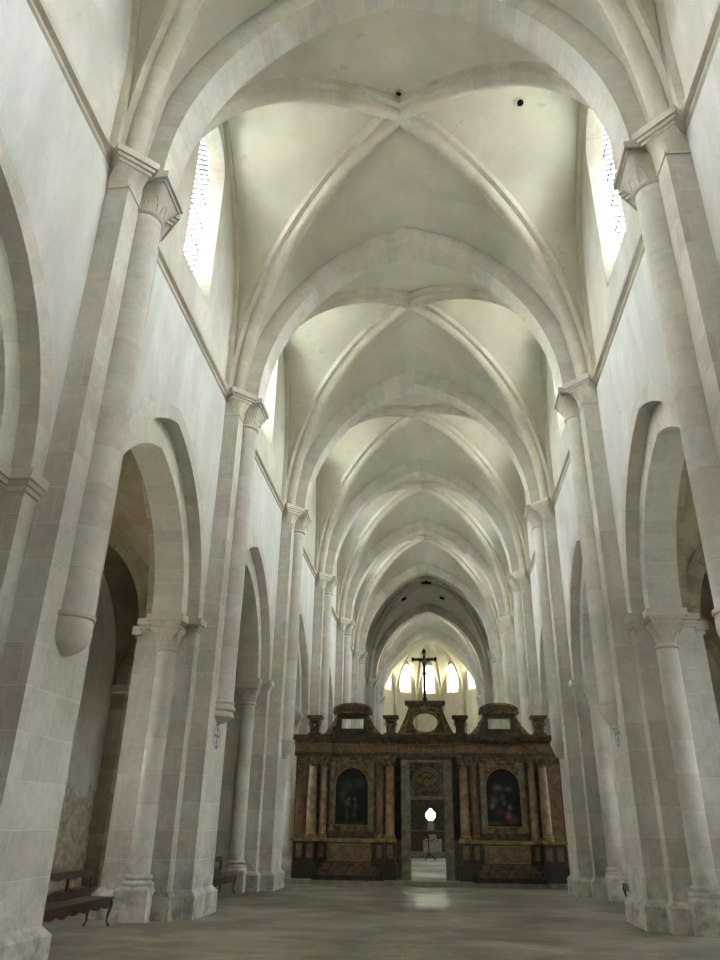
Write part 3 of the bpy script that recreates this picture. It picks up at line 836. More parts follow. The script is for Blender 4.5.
for s in (-1, 1):
    column(s*3.92, -.02, .155, 'ochremarble'); column(s*3.55, .08, .13, 'ochremarble')
    column(s*1.60, .08, .12, 'redmarble'); column(s*1.25, -.02, .15, 'ochremarble')
    mb = MB(); x0, x1 = sorted((s*4.12, s*4.5)); mb.box(x0, x1, .1, .28, Z(1.33), Z(3.6)); p = sp(mb, 'pilaster', 'redmarble')
    mb = MB(); x0, x1 = sorted((s*4.09, s*4.53)); mb.box(x0, x1, .06, .28, Z(3.6), Z(3.9)); sp(mb, 'pilaster_capital', 'carvedwood', p)
# entablature: architrave, frieze, dentils, cornice, breaking forward over the columns
def ent(x0, x1, yf):
    mb = MB(); mb.box(x0, x1, yf, .5, Z(3.90), Z(4.0)); mb.box(x0, x1, yf-.03, .5, Z(4.0), Z(4.03)); sp(mb, 'architrave', 'dwood')
    mb = MB(); mb.box(x0, x1, yf+.02, .5, Z(4.03), Z(4.30)); sp(mb, 'frieze', 'redmarble')
    mb = MB(); mb.box(x0-.03, x1+.03, yf-.05, .8, Z(4.30), Z(4.33)); sp(mb, 'fillet', 'gilt')
    mb = MB(); n = max(2, int((x1-x0)/.105)); 
    for k in range(n):
        xx = x0+(k+.5)*(x1-x0)/n; mb.box(xx-.03, xx+.03, yf-.10, yf+.02, Z(4.34), Z(4.42))
    sp(mb, 'dentil_row', 'carvedwood')
    mb = MB()
    for d, z0, z1 in ((.06, 4.33, 4.42), (.16, 4.42, 4.47), (.20, 4.47, 4.53), (.25, 4.53, 4.58)): 
        mb.box(x0-d*.5 if d > .1 else x0, x1+d*.5 if d > .1 else x1, yf-d+.05 if d < .1 else yf-d, .8, Z(z0), Z(z1))
    sp(mb, 'cornice', 'dwood')
ent(-4.58, -3.32, -.12); ent(3.32, 4.58, -.12); ent(-3.31, -1.79, .12); ent(1.79, 3.31, .12); ent(-1.78, -1.02, -.12); ent(1.02, 1.78, -.12); ent(-1.01, 1.01, .10)
# scroll helper for carved ornament
def scroll(mb, cx, cz, r, y, dirn=1, turns=1.4, a0=0, th=.022, n=22):
    pts = []
    for k in range(n+1):
        f = k/n; a = a0+dirn*2*PI*turns*f; rr = r*(1-.85*f); pts.append((cx+rr*math.cos(a), y, cz+rr*math.sin(a)))
    mb.tube(pts, [th*(1-.4*k/n) for k in range(n+1)], 6)
def acanthus(mb, x0, x1, zc, amp, y, n=4, th=.018):
    for k in range(n):
        xc = x0+(k+.5)*(x1-x0)/n; scroll(mb, xc, zc, amp, y, 1 if k % 2 else -1, 1.3, PI*(k % 2), th)
        mb.lathe([(0, -.02), (.03, 0), (0, .02)], xc, y, 6, z0=zc+amp*.2)
for s in (-1, 1):
    mb = MB(); acanthus(mb, s*2.55-.62, s*2.55+.62, Z(4.17), .075, .13, 7, .012); sp(mb, 'frieze_carving', 'gilt')
mb = MB(); acanthus(mb, -.9, .9, Z(4.17), .075, .11, 10, .012); sp(mb, 'frieze_carving', 'gilt')
# attic blocks (vase pedestals)
for x in (-3.94, -1.22, 1.22, 3.94):
    mb = MB(); mb.box(x-.23, x+.23, -.05, .4, Z(4.58), Z(4.68))
    mb.loft([[(x-a, .175-a, Z(z)), (x+a, .175-a, Z(z)), (x+a, .175+a, Z(z)), (x-a, .175+a, Z(z))] for a, z in ((.17, 4.68), (.15, 4.75), (.17, 4.95), (.20, 5.08), (.15, 5.14), (.17, 5.16))])
    mb.box(x-.22, x+.22, -.045, .395, Z(5.14), Z(5.19)); mb.box(x-.28, x+.28, -.105, .455, Z(5.19), Z(5.27))
    b = sp(mb, 'attic_pedestal', 'dwood')
    mb = MB()
    for s in (-1, 1): scroll(mb, x+s*.19, Z(4.98), .07, -.01, s, 1.3, PI/2, .02)
    mb.lathe([(0, -.09), (.05, -.03), (.06, .03), (0, .1)], x, -.01, 8, z0=Z(4.9)); sp(mb, 'carving', 'carvedwood', b)
# side gables with small rectangular openings
for s in (-1, 1):
    cx = s*2.58
    def flare(x): return x
    left = []
    for k in range(11):
        f = k/10; x = -1.18+(.62)*f; z = 4.62+.68*(f**1.9); left.append((x, z))
    left += [(-.56, 5.36)]
    out = [(cx+x, Z(z)) for x, z in [(-1.18, 4.58)]+left]+[(cx-x, Z(z)) for x, z in reversed([(-1.18, 4.58)]+left)]
    hole = [(cx-.39, Z(4.83)), (cx+.39, Z(4.83)), (cx+.39, Z(5.18)), (cx-.39, Z(5.18))]
    mb = MB(); mb.plate(out, [hole], .08, .32); gb = sp(mb, 'side_gable', 'dwood')
    mb = MB()
    ho = [(cx-.48, Z(4.74)), (cx+.48, Z(4.74)), (cx+.48, Z(5.27)), (cx-.48, Z(5.27))]
    mb.plate(ho, [hole], .03, .10); sp(mb, 'opening_frame', 'gap', gb)
    mb = MB(); A = []
    n = 14
    for k in range(n+1):
        th = PI*(.5+.5*(1-2*k/n)*.62*1.0); A.append((cx+.70*math.cos(th)/math.cos(PI*(.5-.31)), Z(5.42)+(.30*(math.sin(th)-math.sin(PI*.81))/(1-math.sin(PI*.81)))))
    mb.prism([(cx+.70, Z(5.34)), (cx+.70, Z(5.42))]+[p for p in A[::-1][1:-1]][::-1]+[(cx-.70, Z(5.42)), (cx-.70, Z(5.34))] if False else
             [(cx-.70, Z(5.34)), (cx+.70, Z(5.34))]+[(cx+.70*math.cos(PI*k/n), Z(5.42)+.29*math.sin(PI*k/n)**.8) for k in range(n+1)], .0, .42, 'y')
    pd = sp(mb, 'curved_pediment', 'dwood', gb)
    mb = MB(); mb.tube([(cx+.66*math.cos(PI*k/n), -.01, Z(5.40)+.27*math.sin(PI*k/n)**.8) for k in range(n+1)], .025, 6)
    mb.box(cx-.70, cx+.70, -.03, .02, Z(5.345), Z(5.40)); sp(mb, 'moulding', 'carvedwood', pd)
    mb = MB()
    for q in (-1, 1):
        scroll(mb, cx+q*.85, Z(4.76), .11, .07, q, 1.5, PI/2, .022); scroll(mb, cx+q*.66, Z(4.98), .09, .07, -q, 1.4, PI/2, .02); scroll(mb, cx+q*.56, Z(5.18), .06, .07, q, 1.3, 0, .016)
        mb.tube([(cx+q*1.1, .07, Z(4.64)), (cx+q*.95, .07, Z(4.66)), (cx+q*.75, .07, Z(4.84)), (cx+q*.60, .07, Z(5.1)), (cx+q*.57, .07, Z(5.3))], .018, 6)
        sp(mb, 'gable_carving', 'gilt', gb); mb = MB()
# central gable with oval opening
left = [(-1.0, 4.58), (-.98, 4.68)]+[(-.98+.42*(k/10), 4.70+.92*((k/10)**1.25)) for k in range(1, 11)]
out = [(x, Z(z)) for x, z in left]+[(-x, Z(z)) for x, z in reversed(left)]
oval = [(.44*math.cos(2*PI*k/32), Z(5.05)+.335*math.sin(2*PI*k/32)) for k in range(32)]
mb = MB(); mb.plate(out, [oval], .06, .32); cg = sp(mb, 'central_gable', 'dwood')
mb = MB(); ov2 = [(.52*math.cos(2*PI*k/32), Z(5.05)+.41*math.sin(2*PI*k/32)) for k in range(32)]
mb.plate(ov2, [oval], .01, .08); sp(mb, 'oval_frame', 'carvedwood', cg)
mb = MB(); mb.box(-.64, .64, .0, .4, Z(5.60), Z(5.66)); mb.box(-.72, .72, -.06, .44, Z(5.66), Z(5.77)); sp(mb, 'top_cornice', 'dwood', cg)
mb = MB()
for q in (-1, 1):
    mb.tube([(q*.90, .03, Z(4.68)), (q*.72, .03, Z(4.74)), (q*.66, .03, Z(5.0)), (q*.58, .03, Z(5.3)), (q*.50, .03, Z(5.5)), (q*.25, .03, Z(5.54))], .022, 6)
    scroll(mb, q*.80, Z(4.90), .09, .04, q, 1.4, PI/2, .02); scroll(mb, q*.45, Z(5.42), .07, .04, -q, 1.4, 0, .018)
mb.tube([(-.9, .03, Z(4.66)), (.9, .03, Z(4.66))], .02, 6)
sp(mb, 'gable_strapwork', 'gilt', cg)
mb = MB(); mb.lathe([(0, -.1), (.06, -.06), (.085, 0), (.06, .07), (0, .1)], 0, .02, 10, z0=Z(5.55))
for q in (-1, 1): mb.tube([(q*.05, .0, Z(5.5)), (q*.14, .0, Z(5.56)), (q*.17, .0, Z(5.62))], [.04, .035, .01], 6)
sp(mb, 'cherub_head', 'gilt', cg)
# door surround
dm = MB()
dm.plate([(-.87, Z(.14)), (.87, Z(.14)), (.87, Z(3.80)), (-.87, Z(3.80))], [[(-.58, Z(.141)), (.58, Z(.141)), (.58, Z(3.72)), (-.58, Z(3.72))]], .10, .62)
ds = sp(dm, 'door_surround', 'greymarble')
mb = MB()
for q in (-1, 1):
    for a in (.62, .72, .81): mb.box(min(q*a, q*(a+.03)), max(q*a, q*(a+.03)), .08, .11, Z(.16), Z(3.78))
mb.box(-.84, .84, .08, .11, Z(3.73), Z(3.76)); sp(mb, 'surround_moulding', 'greymarble', ds)
# tympanum: lintel, arch band, carved relief
mb = MB(); mb.box(-.58, .58, .16, .6, Z(2.56), Z(2.66)); sp(mb, 'lintel', 'greymarble', ds)
mb = MB(); mb.box(-.58, .58, .30, .5, Z(2.66), Z(3.74)); tb = sp(mb, 'tympanum', 'dwood', ds)
mb = MB()
for rr, th in ((.54, .03), (.47, .02)):
    mb.tube([(rr*math.cos(PI*k/24), .27, Z(2.92)+rr*1.18*math.sin(PI*k/24)) for k in range(25)], th, 8)
    for q in (-1, 1): mb.tube([(q*rr, .27, Z(2.68)), (q*rr, .27, Z(2.92))], th, 8)
sp(mb, 'tympanum_arch', 'greymarble', tb)
mb = MB()
random.seed(3)
for q in (-1, 1):
    scroll(mb, q*.30, Z(2.90), .12, .27, q, 1.5, 0, .022); scroll(mb, q*.16, Z(3.12), .10, .27, -q, 1.5, 0, .02)
    scroll(mb, q*.30, Z(3.16), .07, .27, q, 1.3, 1, .018); scroll(mb, q*.12, Z(2.86), .07, .27, q, 1.3, 2, .018); scroll(mb, q*.48, Z(3.66), .08, .27, q, 1.4, 0, .02)
    scroll(mb, q*.41, Z(2.76), .06, .27, -q, 1.3, 1, .018); scroll(mb, q*.10, Z(3.32), .06, .27, q, 1.3, 1, .016); scroll(mb, q*.50, Z(3.5), .05, .27, -q, 1.4, 0, .016)
    sp(mb, 'carved_relief', 'gilt', tb); mb = MB()
mb.lathe([(0, -.12), (.06, -.08), (.08, .02), (.05, .1), (0, .14)], 0, .26, 10, z0=Z(3.08))
mb.lathe([(0, -.06), (.05, 0), (0, .06)], 0, .26, 10, z0=Z(3.36))
sp(mb, 'carved_relief', 'gilt', tb)
# side panels of the door bay (narrow dark strips)
for s in (-1, 1):
    mb = MB(); x0, x1 = sorted((s*.88, s*1.08)); mb.box(x0, x1, .14, .26, Z(1.33), Z(3.88)); sp(mb, 'narrow_panel', 'darkstone')
# altarpiece frames in the screen
def arched(cx, hw, z0, z1, n=16):
    return [(cx-hw, z0), (cx+hw, z0)]+[(cx+hw*math.cos(PI*k/n), z1-hw+hw*math.sin(PI*k/n)) for k in range(n+1)]
for s in (-1, 1):
    cx = s*2.57
    mb = MB(); mb.plate([(cx-.75, Z(1.52)), (cx+.75, Z(1.52)), (cx+.75, Z(3.88)), (cx-.75, Z(3.88))], [arched(cx, .575, Z(1.74), Z(3.55))], .12, .26)
    fr = sp(mb, 'altarpiece_frame', 'carvedwood')
    for q in (-1, 1):
        mb = MB(); x0, x1 = sorted((cx+q*.60, cx+q*.74)); mb.box(x0, x1, .06, .14, Z(1.66), Z(3.62)); mb.box(x0-.02, x1+.02, .04, .14, Z(1.56), Z(1.66)); mb.box(x0-.02, x1+.02, .04, .14, Z(3.62), Z(3.72)); sp(mb, 'frame_pilaster', 'greymarble', fr)
    mb = MB(); mb.box(cx-.80, cx+.80, .0, .26, Z(1.34), Z(1.54)); sp(mb, 'predella', 'dwood', fr)
    mb = MB(); mb.tube([(cx-.75, .09, Z(3.62)), (cx+.75, .09, Z(3.62))], .014, 6)
    mb.lathe([(0, -.07), (.13, -.04), (.17, 0), (.12, .05), (0, .08)], cx, .10, 12, z0=Z(3.72))
    for q in (-1, 1):
        scroll(mb, cx+q*.30, Z(3.72), .07, .09, q, 1.4, 0, .018); scroll(mb, cx+q*.45, Z(3.50), .07, .09, -q, 1.4, 0, .018)
    sp(mb, 'frame_carving', 'gilt', fr)
# side altars with antependium and steps
alt_l = {-1: 'left altar table with framed marble front standing against the dark choir screen', 1: 'right altar table with framed marble front standing against the dark choir screen'}
for s in (-1, 1):
    r = empty('side_altar', (XS+s*2.57, YS-.02, .14)); tag(r, alt_l[s], 'altar', 'side altars of the choir screen')
    mb = MB(); mb.box(-.76, .76, -.34, .22, Z(.62), Z(1.23)); mb.build('altar_body', 'dwood', r)
    mb = MB(); mb.box(-.70, .70, -.36, -.33, Z(.68), Z(1.17)); ant = mb.build('antependium', 'redmarble', r)
    mb = MB()
    for x0, x1, z0, z1 in ((-.71, .71, 1.15, 1.175), (-.71, .71, .68, .705), (-.71, -.685, .68, 1.17), (.685, .71, .68, 1.17)): mb.box(x0, x1, -.375, -.35, Z(z0), Z(z1))
    for q in range(4): scroll(mb, .05*math.cos(q*PI/2), Z(.93)+.05*math.sin(q*PI/2), .04, -.365, 1, 1, q, .008)
    mb.build('gilt_border', 'gilt', ant)
    mb = MB(); mb.box(-.82, .82, -.42, .2, Z(1.23), Z(1.32)); mb.build('altar_top', 'gilt', r)
    mb = MB(); mb.box(-.86, .86, -.48, .2, Z(.46), Z(.62)); mb.box(-.98, .98, -.60, .2, Z(.28), Z(.46)); mb.build('altar_plinth', 'dwood', r)
    mb = MB(); mb.box(-1.15, 1.15, -.64-.06, .2, Z(.14), Z(.28)); mb.build('altar_step', 'darkstone', r)
# paintings
def painting(s, blobs, label):
    cx = XS+s*2.57; hw = .575; z0, z1 = 1.74, 3.55
    nx, nz = 44, 72; me_v = []; me_f = []; cols = []
    for j in range(nz+1):
        for i in range(nx+1):
            v = j/nz; z = z0+(z1-z0)*v
            w = hw if z <= z1-hw else math.sqrt(max(0, hw*hw-(z-(z1-hw))**2))
            w = max(w, .01); u_ = (i/nx*2-1); x = u_*w
            me_v.append((x, 0, z-z0)); X = x/hw; V = v
            c = [.014, .015, .013]
            for bx, bz, rx, rz, col in blobs:
                d = ((X-bx)/rx)**2+((V-bz)/rz)**2; k = math.exp(-d*1.6)
                c = [a*(1-k)+b*k for a, b in zip(c, col)]
            cols.append((*c, 1))
    for j in range(nz):
        for i in range(nx):
            a = j*(nx+1)+i; me_f.append((a, a+1, a+nx+2, a+nx+1))
    nb = len(me_v)
    me = bpy.data.meshes.new('altar_painting'); me.from_pydata(me_v, [], me_f)
    ca = me.color_attributes.new('Paint', 'FLOAT_COLOR', 'POINT')
    for k, c in enumerate(cols): ca.data[k].color = c
    o = bpy.data.objects.new('altar_painting', me); C.objects.link(o); o.location = (cx, YS+.2, z0)
    m, nt, out_ = newmat('oil painting '+('left' if s < 0 else 'right'))
    at = N(nt, 'ShaderNodeAttribute'); at.attribute_name = 'Paint'
    tc = N(nt, 'ShaderNodeTexCoord').outputs['Object']; nz_ = noise(nt, tc, 9, 5, .7, 1)
    c = mix(nt, 1, at.outputs['Color'], ramp(nt, nz_, [(.3, g(.8)), (.65, g(2.2))]), 'MULTIPLY')
    pbsdf(nt, out_, c, .4, None, 0, .4)
    me.materials.append(m)
    sm = o.modifiers.new('thickness', 'SOLIDIFY'); sm.thickness = .03; sm.offset = -1
    tag(o, label, 'painting', 'altar paintings in the choir screen')
    bt = MB()
    pts = arched(0, .575, 0, 1.81); prof_pts = [(x, -.10, z) for x, z in pts]+[(pts[0][0], -.10, pts[0][1])]
    bt.tube(prof_pts, .022, 6); bt.build('gilt_fillet', 'gilt', o)
    return o
S_ = (.10, .10, .085); F_ = (.20, .18, .14); P_ = (.22, .11, .08)
painting(-1, [(-.2, .68, .55, .12, (.045, .05, .042)), (.5, .72, .3, .1, (.05, .052, .045)), (-.55, .5, .25, .12, (.06, .062, .05)), (-.28, .37, .2, .07, S_), (-.18, .45, .09, .035, F_), (.18, .44, .09, .035, F_), (.22, .33, .18, .08, (.075, .078, .06)),
              (-.28, .18, .12, .14, (.07, .065, .05)), (.15, .17, .15, .12, (.05, .045, .035)), (-.7, .2, .2, .2, (.02, .018, .012)), (0, .04, 1, .03, (.05, .045, .025))],
         'arched dark oil painting of two standing figures in the left bay of the screen')
painting(1, [(-.3, .66, .35, .07, S_), (.35, .64, .22, .05, (.1, .1, .08)), (-.55, .45, .28, .09, (.09, .085, .065)), (-.65, .35, .15, .05, F_), (-.05, .5, .18, .06, (.08, .08, .06)), (.05, .40, .08, .04, F_), (.36, .33, .14, .05, (.19, .14, .09)),
             (.28, .18, .22, .09, P_), (.45, .10, .16, .05, (.2, .05, .035)), (.62, .12, .2, .07, (.06, .06, .075)), (-.5, .06, .6, .03, (.09, .075, .045)), (-.2, .25, .3, .1, (.05, .04, .028))],
         'arched dark oil painting of a kneeling pink-robed figure in the right screen bay')

# crucifix on top of the screen
cr = empty('crucifix', (XS, YS+.2, 5.77)); tag(cr, 'tall black crucifix standing on top of the central gable of the screen', 'crucifix')
mb = MB(); mb.box(-.045, .045, -.045, .045, 0, 1.84); mb.box(-.07, .07, -.06, .06, 1.70, 1.84); mb.lathe([(0, 1.83), (.05, 1.86), (0, 1.92)], 0, 0, 8)
mb.box(-.42, .42, -.04, .04, 1.46, 1.545); mb.box(-.46, -.38, -.05, .05, 1.43, 1.575); mb.box(.38, .46, -.05, .05, 1.43, 1.575); mb.box(-.08, .08, -.06, .06, .0, .12)
mb.build('cross', 'black', cr)
mb = MB(); mb.box(-.09, .09, -.06, .0, .96, 1.0); mb.build('foot_block', 'black', cr)
mb = MB(); mb.box(-.06, .06, -.07, -.04, 1.64, 1.70); mb.build('title_plate', 'gilt', cr)
sk = {'pel': (0, -.10, 1.12), 'ch': (0, -.11, 1.32), 'nk': (0, -.12, 1.40), 'hd': (.02, -.16, 1.48), 'hd2': (.02, -.16, 1.54),
      'ls': (-.07, -.11, 1.385), 'le': (-.20, -.09, 1.44), 'lw': (-.33, -.07, 1.495), 'lh': (-.37, -.06, 1.505), 'rs': (.07, -.11, 1.385), 're': (.20, -.09, 1.44), 'rw': (.33, -.07, 1.495), 'rh': (.37, -.06, 1.505),
      'lk': (-.035, -.16, .98), 'la': (-.015, -.09, .84-.0), 'lt': (-.012, -.12, .80), 'rk': (.045, -.16, .98), 'ra': (.02, -.09, .84), 'rt': (.015, -.13, .80)}
ed = [('pel', 'ch'), ('ch', 'nk'), ('nk', 'hd'), ('hd', 'hd2'), ('ch', 'ls'), ('ls', 'le'), ('le', 'lw'), ('lw', 'lh'), ('ch', 'rs'), ('rs', 're'), ('re', 'rw'), ('rw', 'rh'), ('pel', 'lk'), ('lk', 'la'), ('la', 'lt'), ('pel', 'rk'), ('rk', 'ra'), ('ra', 'rt')]
rad = {'pel': .055, 'ch': .062, 'nk': .025, 'hd': .04, 'hd2': .035, 'ls': .03, 'le': .022, 'lw': .015, 'lh': .018, 'rs': .03, 're': .022, 'rw': .015, 'rh': .018, 'lk': .03, 'la': .018, 'lt': .016, 'rk': .03, 'ra': .018, 'rt': .016}
ks = list(sk); me = bpy.data.meshes.new('figure'); me.from_pydata([sk[k] for k in ks], [(ks.index(a), ks.index(b)) for a, b in ed], [])
fo = bpy.data.objects.new('crucified_figure', me); C.objects.link(fo); fo.parent = cr
mod = fo.modifiers.new('skin', 'SKIN'); sv = me.skin_vertices[0].data if me.skin_vertices else None
if sv is None:
    bm = bmesh.new(); bm.from_mesh(me); bm.verts.layers.skin.verify(); bm.to_mesh(me); bm.free(); sv = me.skin_vertices[0].data
for k, v in zip(ks, sv): v.radius = (rad[k], rad[k])
sv[0].use_root = True
fo.modifiers.new('sub', 'SUBSURF').levels = 1; me.materials.append(M['corpus'])

# ------------------------------------------------------------------ beyond the doorway
rr_ = empty('choir_stalls', (0, 44.5, 0)); 
# dark altar backdrop with quatrefoil glazed opening, standing behind the altar
rd = empty('reredos', (.25, 59.0, 0)); tag(rd, 'dark wooden reredos with a bright lobed opening, seen through the doorway of the screen', 'reredos')
mb = MB()
qf = []
cxq, czq = -.38, 2.60
for k in range(40):
    a = 2*PI*k/40; r_ = .30+.06*abs(math.cos(2*a)); qf.append((cxq+r_*math.cos(a), czq+r_*1.22*math.sin(a)))
mb.plate([(-4.2, 0), (3.8, 0), (3.8, 4.6), (-4.2, 4.6)], [qf], 0, .25); mb.build('backboard', 'dwood', rd)
m_, nt_, out_ = newmat('backlit white glass'); e_ = N(nt_, 'ShaderNodeEmission'); e_.inputs[0].default_value = (.93, .97, 1, 1); e_.inputs[1].default_value = 3.0; nt_.links.new(e_.outputs[0], out_.inputs[0]); M['qglass'] = m_
mb = MB(); mb.prism(qf, .10, .13, 'y'); mb.build('lobed_window', 'qglass', rd)
mb = MB(); mb.tube([(cxq, .05, czq-.5), (cxq, .05, czq+.5)], .02, 6); mb.tube([(cxq-.4, .05, czq), (cxq+.4, .05, czq)], .015, 6)
for q in (-1, 1): mb.tube([(cxq, .05, czq), (cxq+q*.2, .05, czq+.25), (cxq+q*.12, .05, czq+.42)], .015, 6)
mb.build('window_tracery', 'iron', rd)
mb = MB(); mb.box(-4.2, 3.8, -.15, .05, 1.55, 1.62); mb.build('ledge', 'greymarble', rd)
mb = MB(); mb.box(cxq-.25, cxq+.25, -.2, .02, 1.62, 2.1); mb.lathe([(.12, 2.1), (.16, 2.2), (.1, 2.3)], cxq, -.1, 12); mb.build('tabernacle', 'white', rd)
for q in (-1, 1):
    mb = MB(); mb.lathe([(.1, 1.62), (.13, 1.75), (.08, 1.9), (.1, 2.0), (.05, 2.12)], cxq+q*.45, -.12, 10)
    o = mb.build('statuette', 'gap', rd, SMO)
alt = empty('high_altar', (-.02, 56.6, 0)); tag(alt, 'white altar block on low steps, seen through the doorway of the screen', 'altar')
mb = MB(); mb.box(-.62, .62, -.35, .35, .3, 1.1); mb.build('altar_block', 'white', alt)
mb = MB(); mb.box(-.28, .28, -.1, .2, 1.1, 1.38); mb.build('altar_shelf', 'white', alt)
mb = MB(); mb.box(-3.2, 3.2, -2.2, 1.2, 0, .14); mb.box(-3.0, 3.0, -1.4, 1.2, .14, .30); mb.build('altar_steps', 'palestep', alt)
lec = empty('candle_stand', (-.18, 50.0, 0)); tag(lec, 'thin black iron candle stand in front of the white altar beyond the doorway', 'candle stand')
mb = MB(); mb.tube([(0, 0, .1), (0, 0, 1.35)], .025, 8); mb.build('stem', 'iron', lec)
for k in range(3):
    a = 2*PI*k/3; mb = MB(); mb.tube([(0, 0, .35), (.25*math.cos(a), .25*math.sin(a), .2), (.42*math.cos(a), .42*math.sin(a), .02)], .022, 8); mb.build('foot', 'iron', lec)
mb = MB(); mb.tube([(-.35, 0, 1.15), (0, 0, 1.0), (.35, 0, 1.15)], .018, 8); mb.lathe([(.02, 1.33), (.09, 1.36), (.02, 1.38)], 0, 0, 10)
for q in (-1, 1): mb.lathe([(.02, 1.13), (.07, 1.16), (.02, 1.18)], q*.35, 0, 10)
mb.build('branches', 'iron', lec)
bpy.data.objects.remove(rr_)
# dark choir stalls either side of the axis
for s, side in ((-1, 'left'), (1, 'right')):
    r = empty('choir_stall', (s*2.6+.1, 40, 0)); tag(r, 'dark wooden choir stalls on the %s beyond the doorway of the screen' % side, 'stalls', 'choir stalls')
    mb = MB(); x0, x1 = sorted((s*1.0, s*1.15)); mb.box(x0, x1, -9.5, 12, 0, 3.6); mb.build('stall_back', 'dwood', r)
    mb = MB(); x0, x1 = sorted((s*.35, s*1.15)); mb.box(x0, x1, -9.5, 12, 3.5, 3.7); mb.build('canopy', 'carvedwood', r)
    mb = MB(); x0, x1 = sorted((s*.3, s*.95)); mb.box(x0, x1, -9.5, 12, .5, .58); mb.build('seat', 'wood', r)
    mb = MB(); x0, x1 = sorted((-s*.5, -s*.42)); mb.box(x0, x1, -9.5, 12, 0, 1.05); mb.build('desk_front', 'dwood', r)

# ------------------------------------------------------------------ benches
def scallop(x0, x1, z_edge, z_flat, n, amp, sign):
    """strip between a flat edge and a scalloped edge"""
    pts = [(x0, z_flat), (x1, z_flat)] if sign < 0 else []
    edge = []
    m = n*8
    for k in range(m+1):
        f = k/m; ph = (f*n) % 1
        edge.append((x0+(x1-x0)*f, z_edge+sign*amp*abs(math.sin(PI*f*n))*(1.3 if int(f*n*.999) == n//2 else 1)))
    return edge
def make_bench(L):
    """bench along local y, front towards -x... local: x back(+) front(-)"""
    r = empty('bench', (0, 0, 0)); h = L/2
    mb = MB(); mb.box(-.24, .20, -h, h, .435, .465); mb.build('seat', 'bench', r)
    mb = MB(); e = scallop(-h+.04, h-.04, .335, .44, 9, .04, -1)
    mb.prism([(h-.04, .44), (-h+.04, .44)][::-1][::-1] + e if False else [(-h+.04, .44)]+e+[(h-.04, .44)], -.225, -.20, 'x'); mb.build('apron', 'bench', r)
    mb = MB(); e = scallop(-h, h, .80, .90, 7, .035, -1)
    mb.prism([(-h, .90)]+e+[(h, .90)], .20, .235, 'x'); mb.build('top_rail', 'bench', r)
    mb = MB(); e = scallop(-h, h, .58, .5, 7, .035, 1)
    mb.prism([(-h, .47)]+e+[(h, .47)], .20, .23, 'x'); mb.build('lower_rail', 'bench', r)
    n = 5
    for k in range(n):
        y = -h+.03+(2*h-.06)*k/(n-1)
        mb = MB(); w = .028
        mb.loft([[(.20, y-a, z), (.235, y-a, z), (.235, y+a, z), (.20, y+a, z)] for a, z in ((w, .46), (w*.9, .55), (w*1.5, .62), (w*.7, .68), (w*1.3, .78), (w, .86))])
        mb.build('back_post', 'bench', r)
    for y in (-h+.08, h-.08):
        for x, q in ((-.20, -1), (.19, 1)):
            mb = MB(); pts = [(x, y, .44), (x+q*.03, y, .34), (x+q*.0, y, .2), (x-q*.015, y, .1), (x+q*.035, y, .015)]
            mb.tube(pts, [.04, .036, .024, .018, .024], 8); mb.build('leg', 'bench', r, SMO)
    return r
b1 = make_bench(3.9); b1.location = (-5.56, 12.95, 0); b1.rotation_euler = (0, 0, PI)
tag(b1, 'dark wooden bench with scalloped rails at lower left, between the two nearest piers', 'bench', 'dark scalloped benches')
b2 = copy_tree(b1); b2.location = (-5.22, 20.55, 0); tag(b2, 'dark wooden bench mostly hidden behind the second left pier', 'bench')
b3 = copy_tree(b1); b3.location = (5.35, 20.2, 0); b3.rotation_euler = (0, 0, 0); tag(b3, 'dark bench at right of which only one end leg shows beside the lower right pier', 'bench')

# ------------------------------------------------------------------ small holes in the vault
def vault_hole(x, y, z, r, label, tilt=(0, 0, 0)):
    o = empty('vault_hole', (x, y, z), 0); o.rotation_euler = tilt; tag(o, label, 'hole')
    mb = MB(); mb.lathe([(0, -.004), (r, -.004), (r, .05), (0, .05)], 0, 0, 16); mb.build('opening', 'hole', o)
    mb = MB(); mb.lathe([(r, -.012), (r*1.35, -.012), (r*1.35, .04), (r, .04), (r, -.012)], 0, 0, 16, cap=False); mb.build('stone_rim', 'rib', o)

def tilt(n): return Vector((0, 0, 1)).rotation_difference(Vector(n)).to_euler()
vault_hole(0, 12.63, 18.11, .07, 'small dark round hole in the web beside the nearest vault crossing', tilt((.18, -.11, .98)))
vault_hole(3.09, 13.44, 18.50, .085, 'small dark round hole with rim, right of the nearest vault crossing', tilt((-.07, .54, .84)))
vault_hole(-1.75, 55.12, 17.38, .22, 'left dark hole in the crossing vault, beyond the nave', tilt((-.39, .27, .88)))
vault_hole(1.14, 55.50, 17.53, .22, 'right dark hole in the crossing vault, beyond the nave', tilt((.31, .26, .92)))
o = empty('trapdoor_ring', (0, 52.62, 17.86)); tag(o, 'round moulded ring with a dark trapdoor at the crown of the dark crossing vault', 'trapdoor')
mb = MB(); mb.lathe([(.95, 0), (1.25, 0), (1.28, .06), (1.25, .35), (.95, .35), (.95, 0)], 0, 0, 32, cap=False); mb.build('ring', 'rib', o, SMO)
mb = MB(); mb.lathe([(0, .05), (.95, .05), (.95, .25), (0, .25)], 0, 0, 32); mb.build('disc', 'web', o)
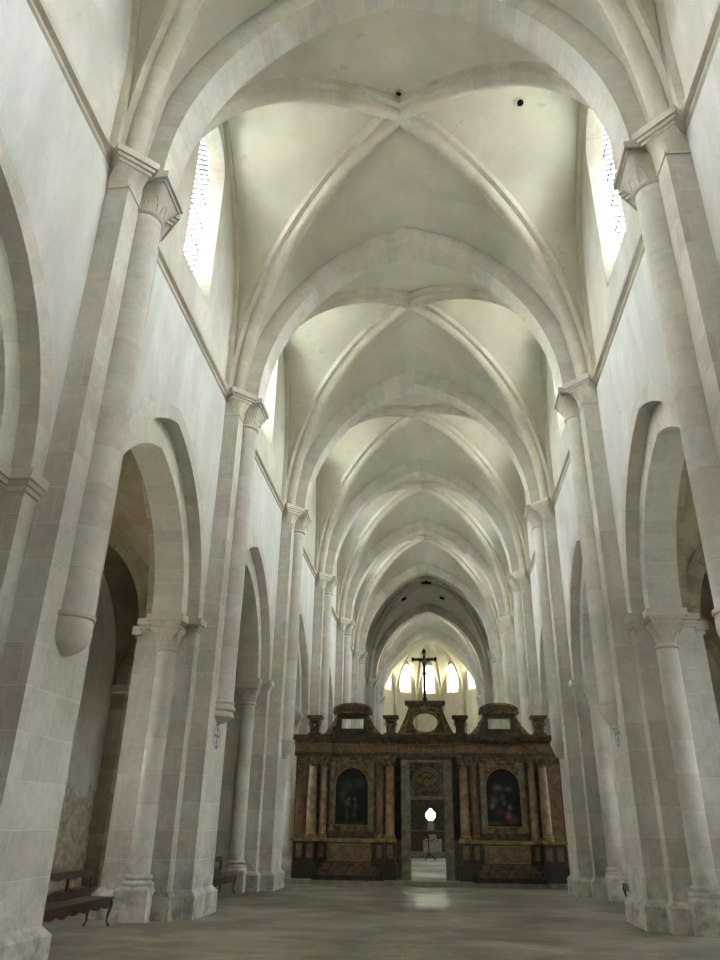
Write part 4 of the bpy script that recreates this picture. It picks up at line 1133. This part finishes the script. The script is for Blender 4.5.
mb = MB(); mb.box(-.38, .38, -.28, .28, -.03, .06); mb.build('trapdoor', 'hole', o)

# ------------------------------------------------------------------ camera, light, colour
cam = bpy.data.cameras.new('camera'); co = bpy.data.objects.new('camera', cam); C.objects.link(co); SC.camera = co
f, pitch, yaw, roll, cx, ppx, ppy = 745.02, 25.755, 5.4455, .8142, .5358, 6.577, -9.709
cam.sensor_fit = 'VERTICAL'; cam.sensor_height = 24; cam.lens = f*24/960
cam.shift_x = -ppx/960; cam.shift_y = ppy/960; cam.clip_end = 200; cam.clip_start = .05
P_r, Y_r, R_r = map(math.radians, (pitch, yaw, roll))
fw = Vector((0, math.cos(P_r), math.sin(P_r))); up = Vector((0, -math.sin(P_r), math.cos(P_r))); rt = Vector((1, 0, 0))
Rz = Matrix.Rotation(Y_r, 3, 'Z'); fw, up, rt = Rz@fw, Rz@up, Rz@rt
r2 = rt*math.cos(R_r)+up*math.sin(R_r); u2 = -rt*math.sin(R_r)+up*math.cos(R_r)
m4 = Matrix(((r2.x, u2.x, -fw.x), (r2.y, u2.y, -fw.y), (r2.z, u2.z, -fw.z))).to_4x4(); m4.translation = Vector((cx, 0, 1.6))
co.matrix_world = m4
sl = bpy.data.lights.new('daylight', 'SUN'); sl.energy = 190; sl.angle = math.radians(172); sl.color = (.985, .98, .965)
so = bpy.data.objects.new('daylight', sl); C.objects.link(so); so.location = (0, 20, 40)
w = bpy.data.worlds.new('world'); SC.world = w; w.use_nodes = True
bg = w.node_tree.nodes['Background']; bg.inputs[0].default_value = (.8, .88, 1, 1); bg.inputs[1].default_value = .25
SC.view_settings.view_transform = 'Standard'; SC.view_settings.look = 'None'; SC.view_settings.gamma = 1
SC.view_settings.exposure = 1.2; SC.view_settings.use_curve_mapping = False
SC.cycles.use_denoising = True
SC.cycles.max_bounces = 12; SC.cycles.diffuse_bounces = 10; SC.cycles.glossy_bounces = 3
SC.cycles.caustics_reflective = False; SC.cycles.sample_clamp_indirect = 20; SC.cycles.blur_glossy = 1
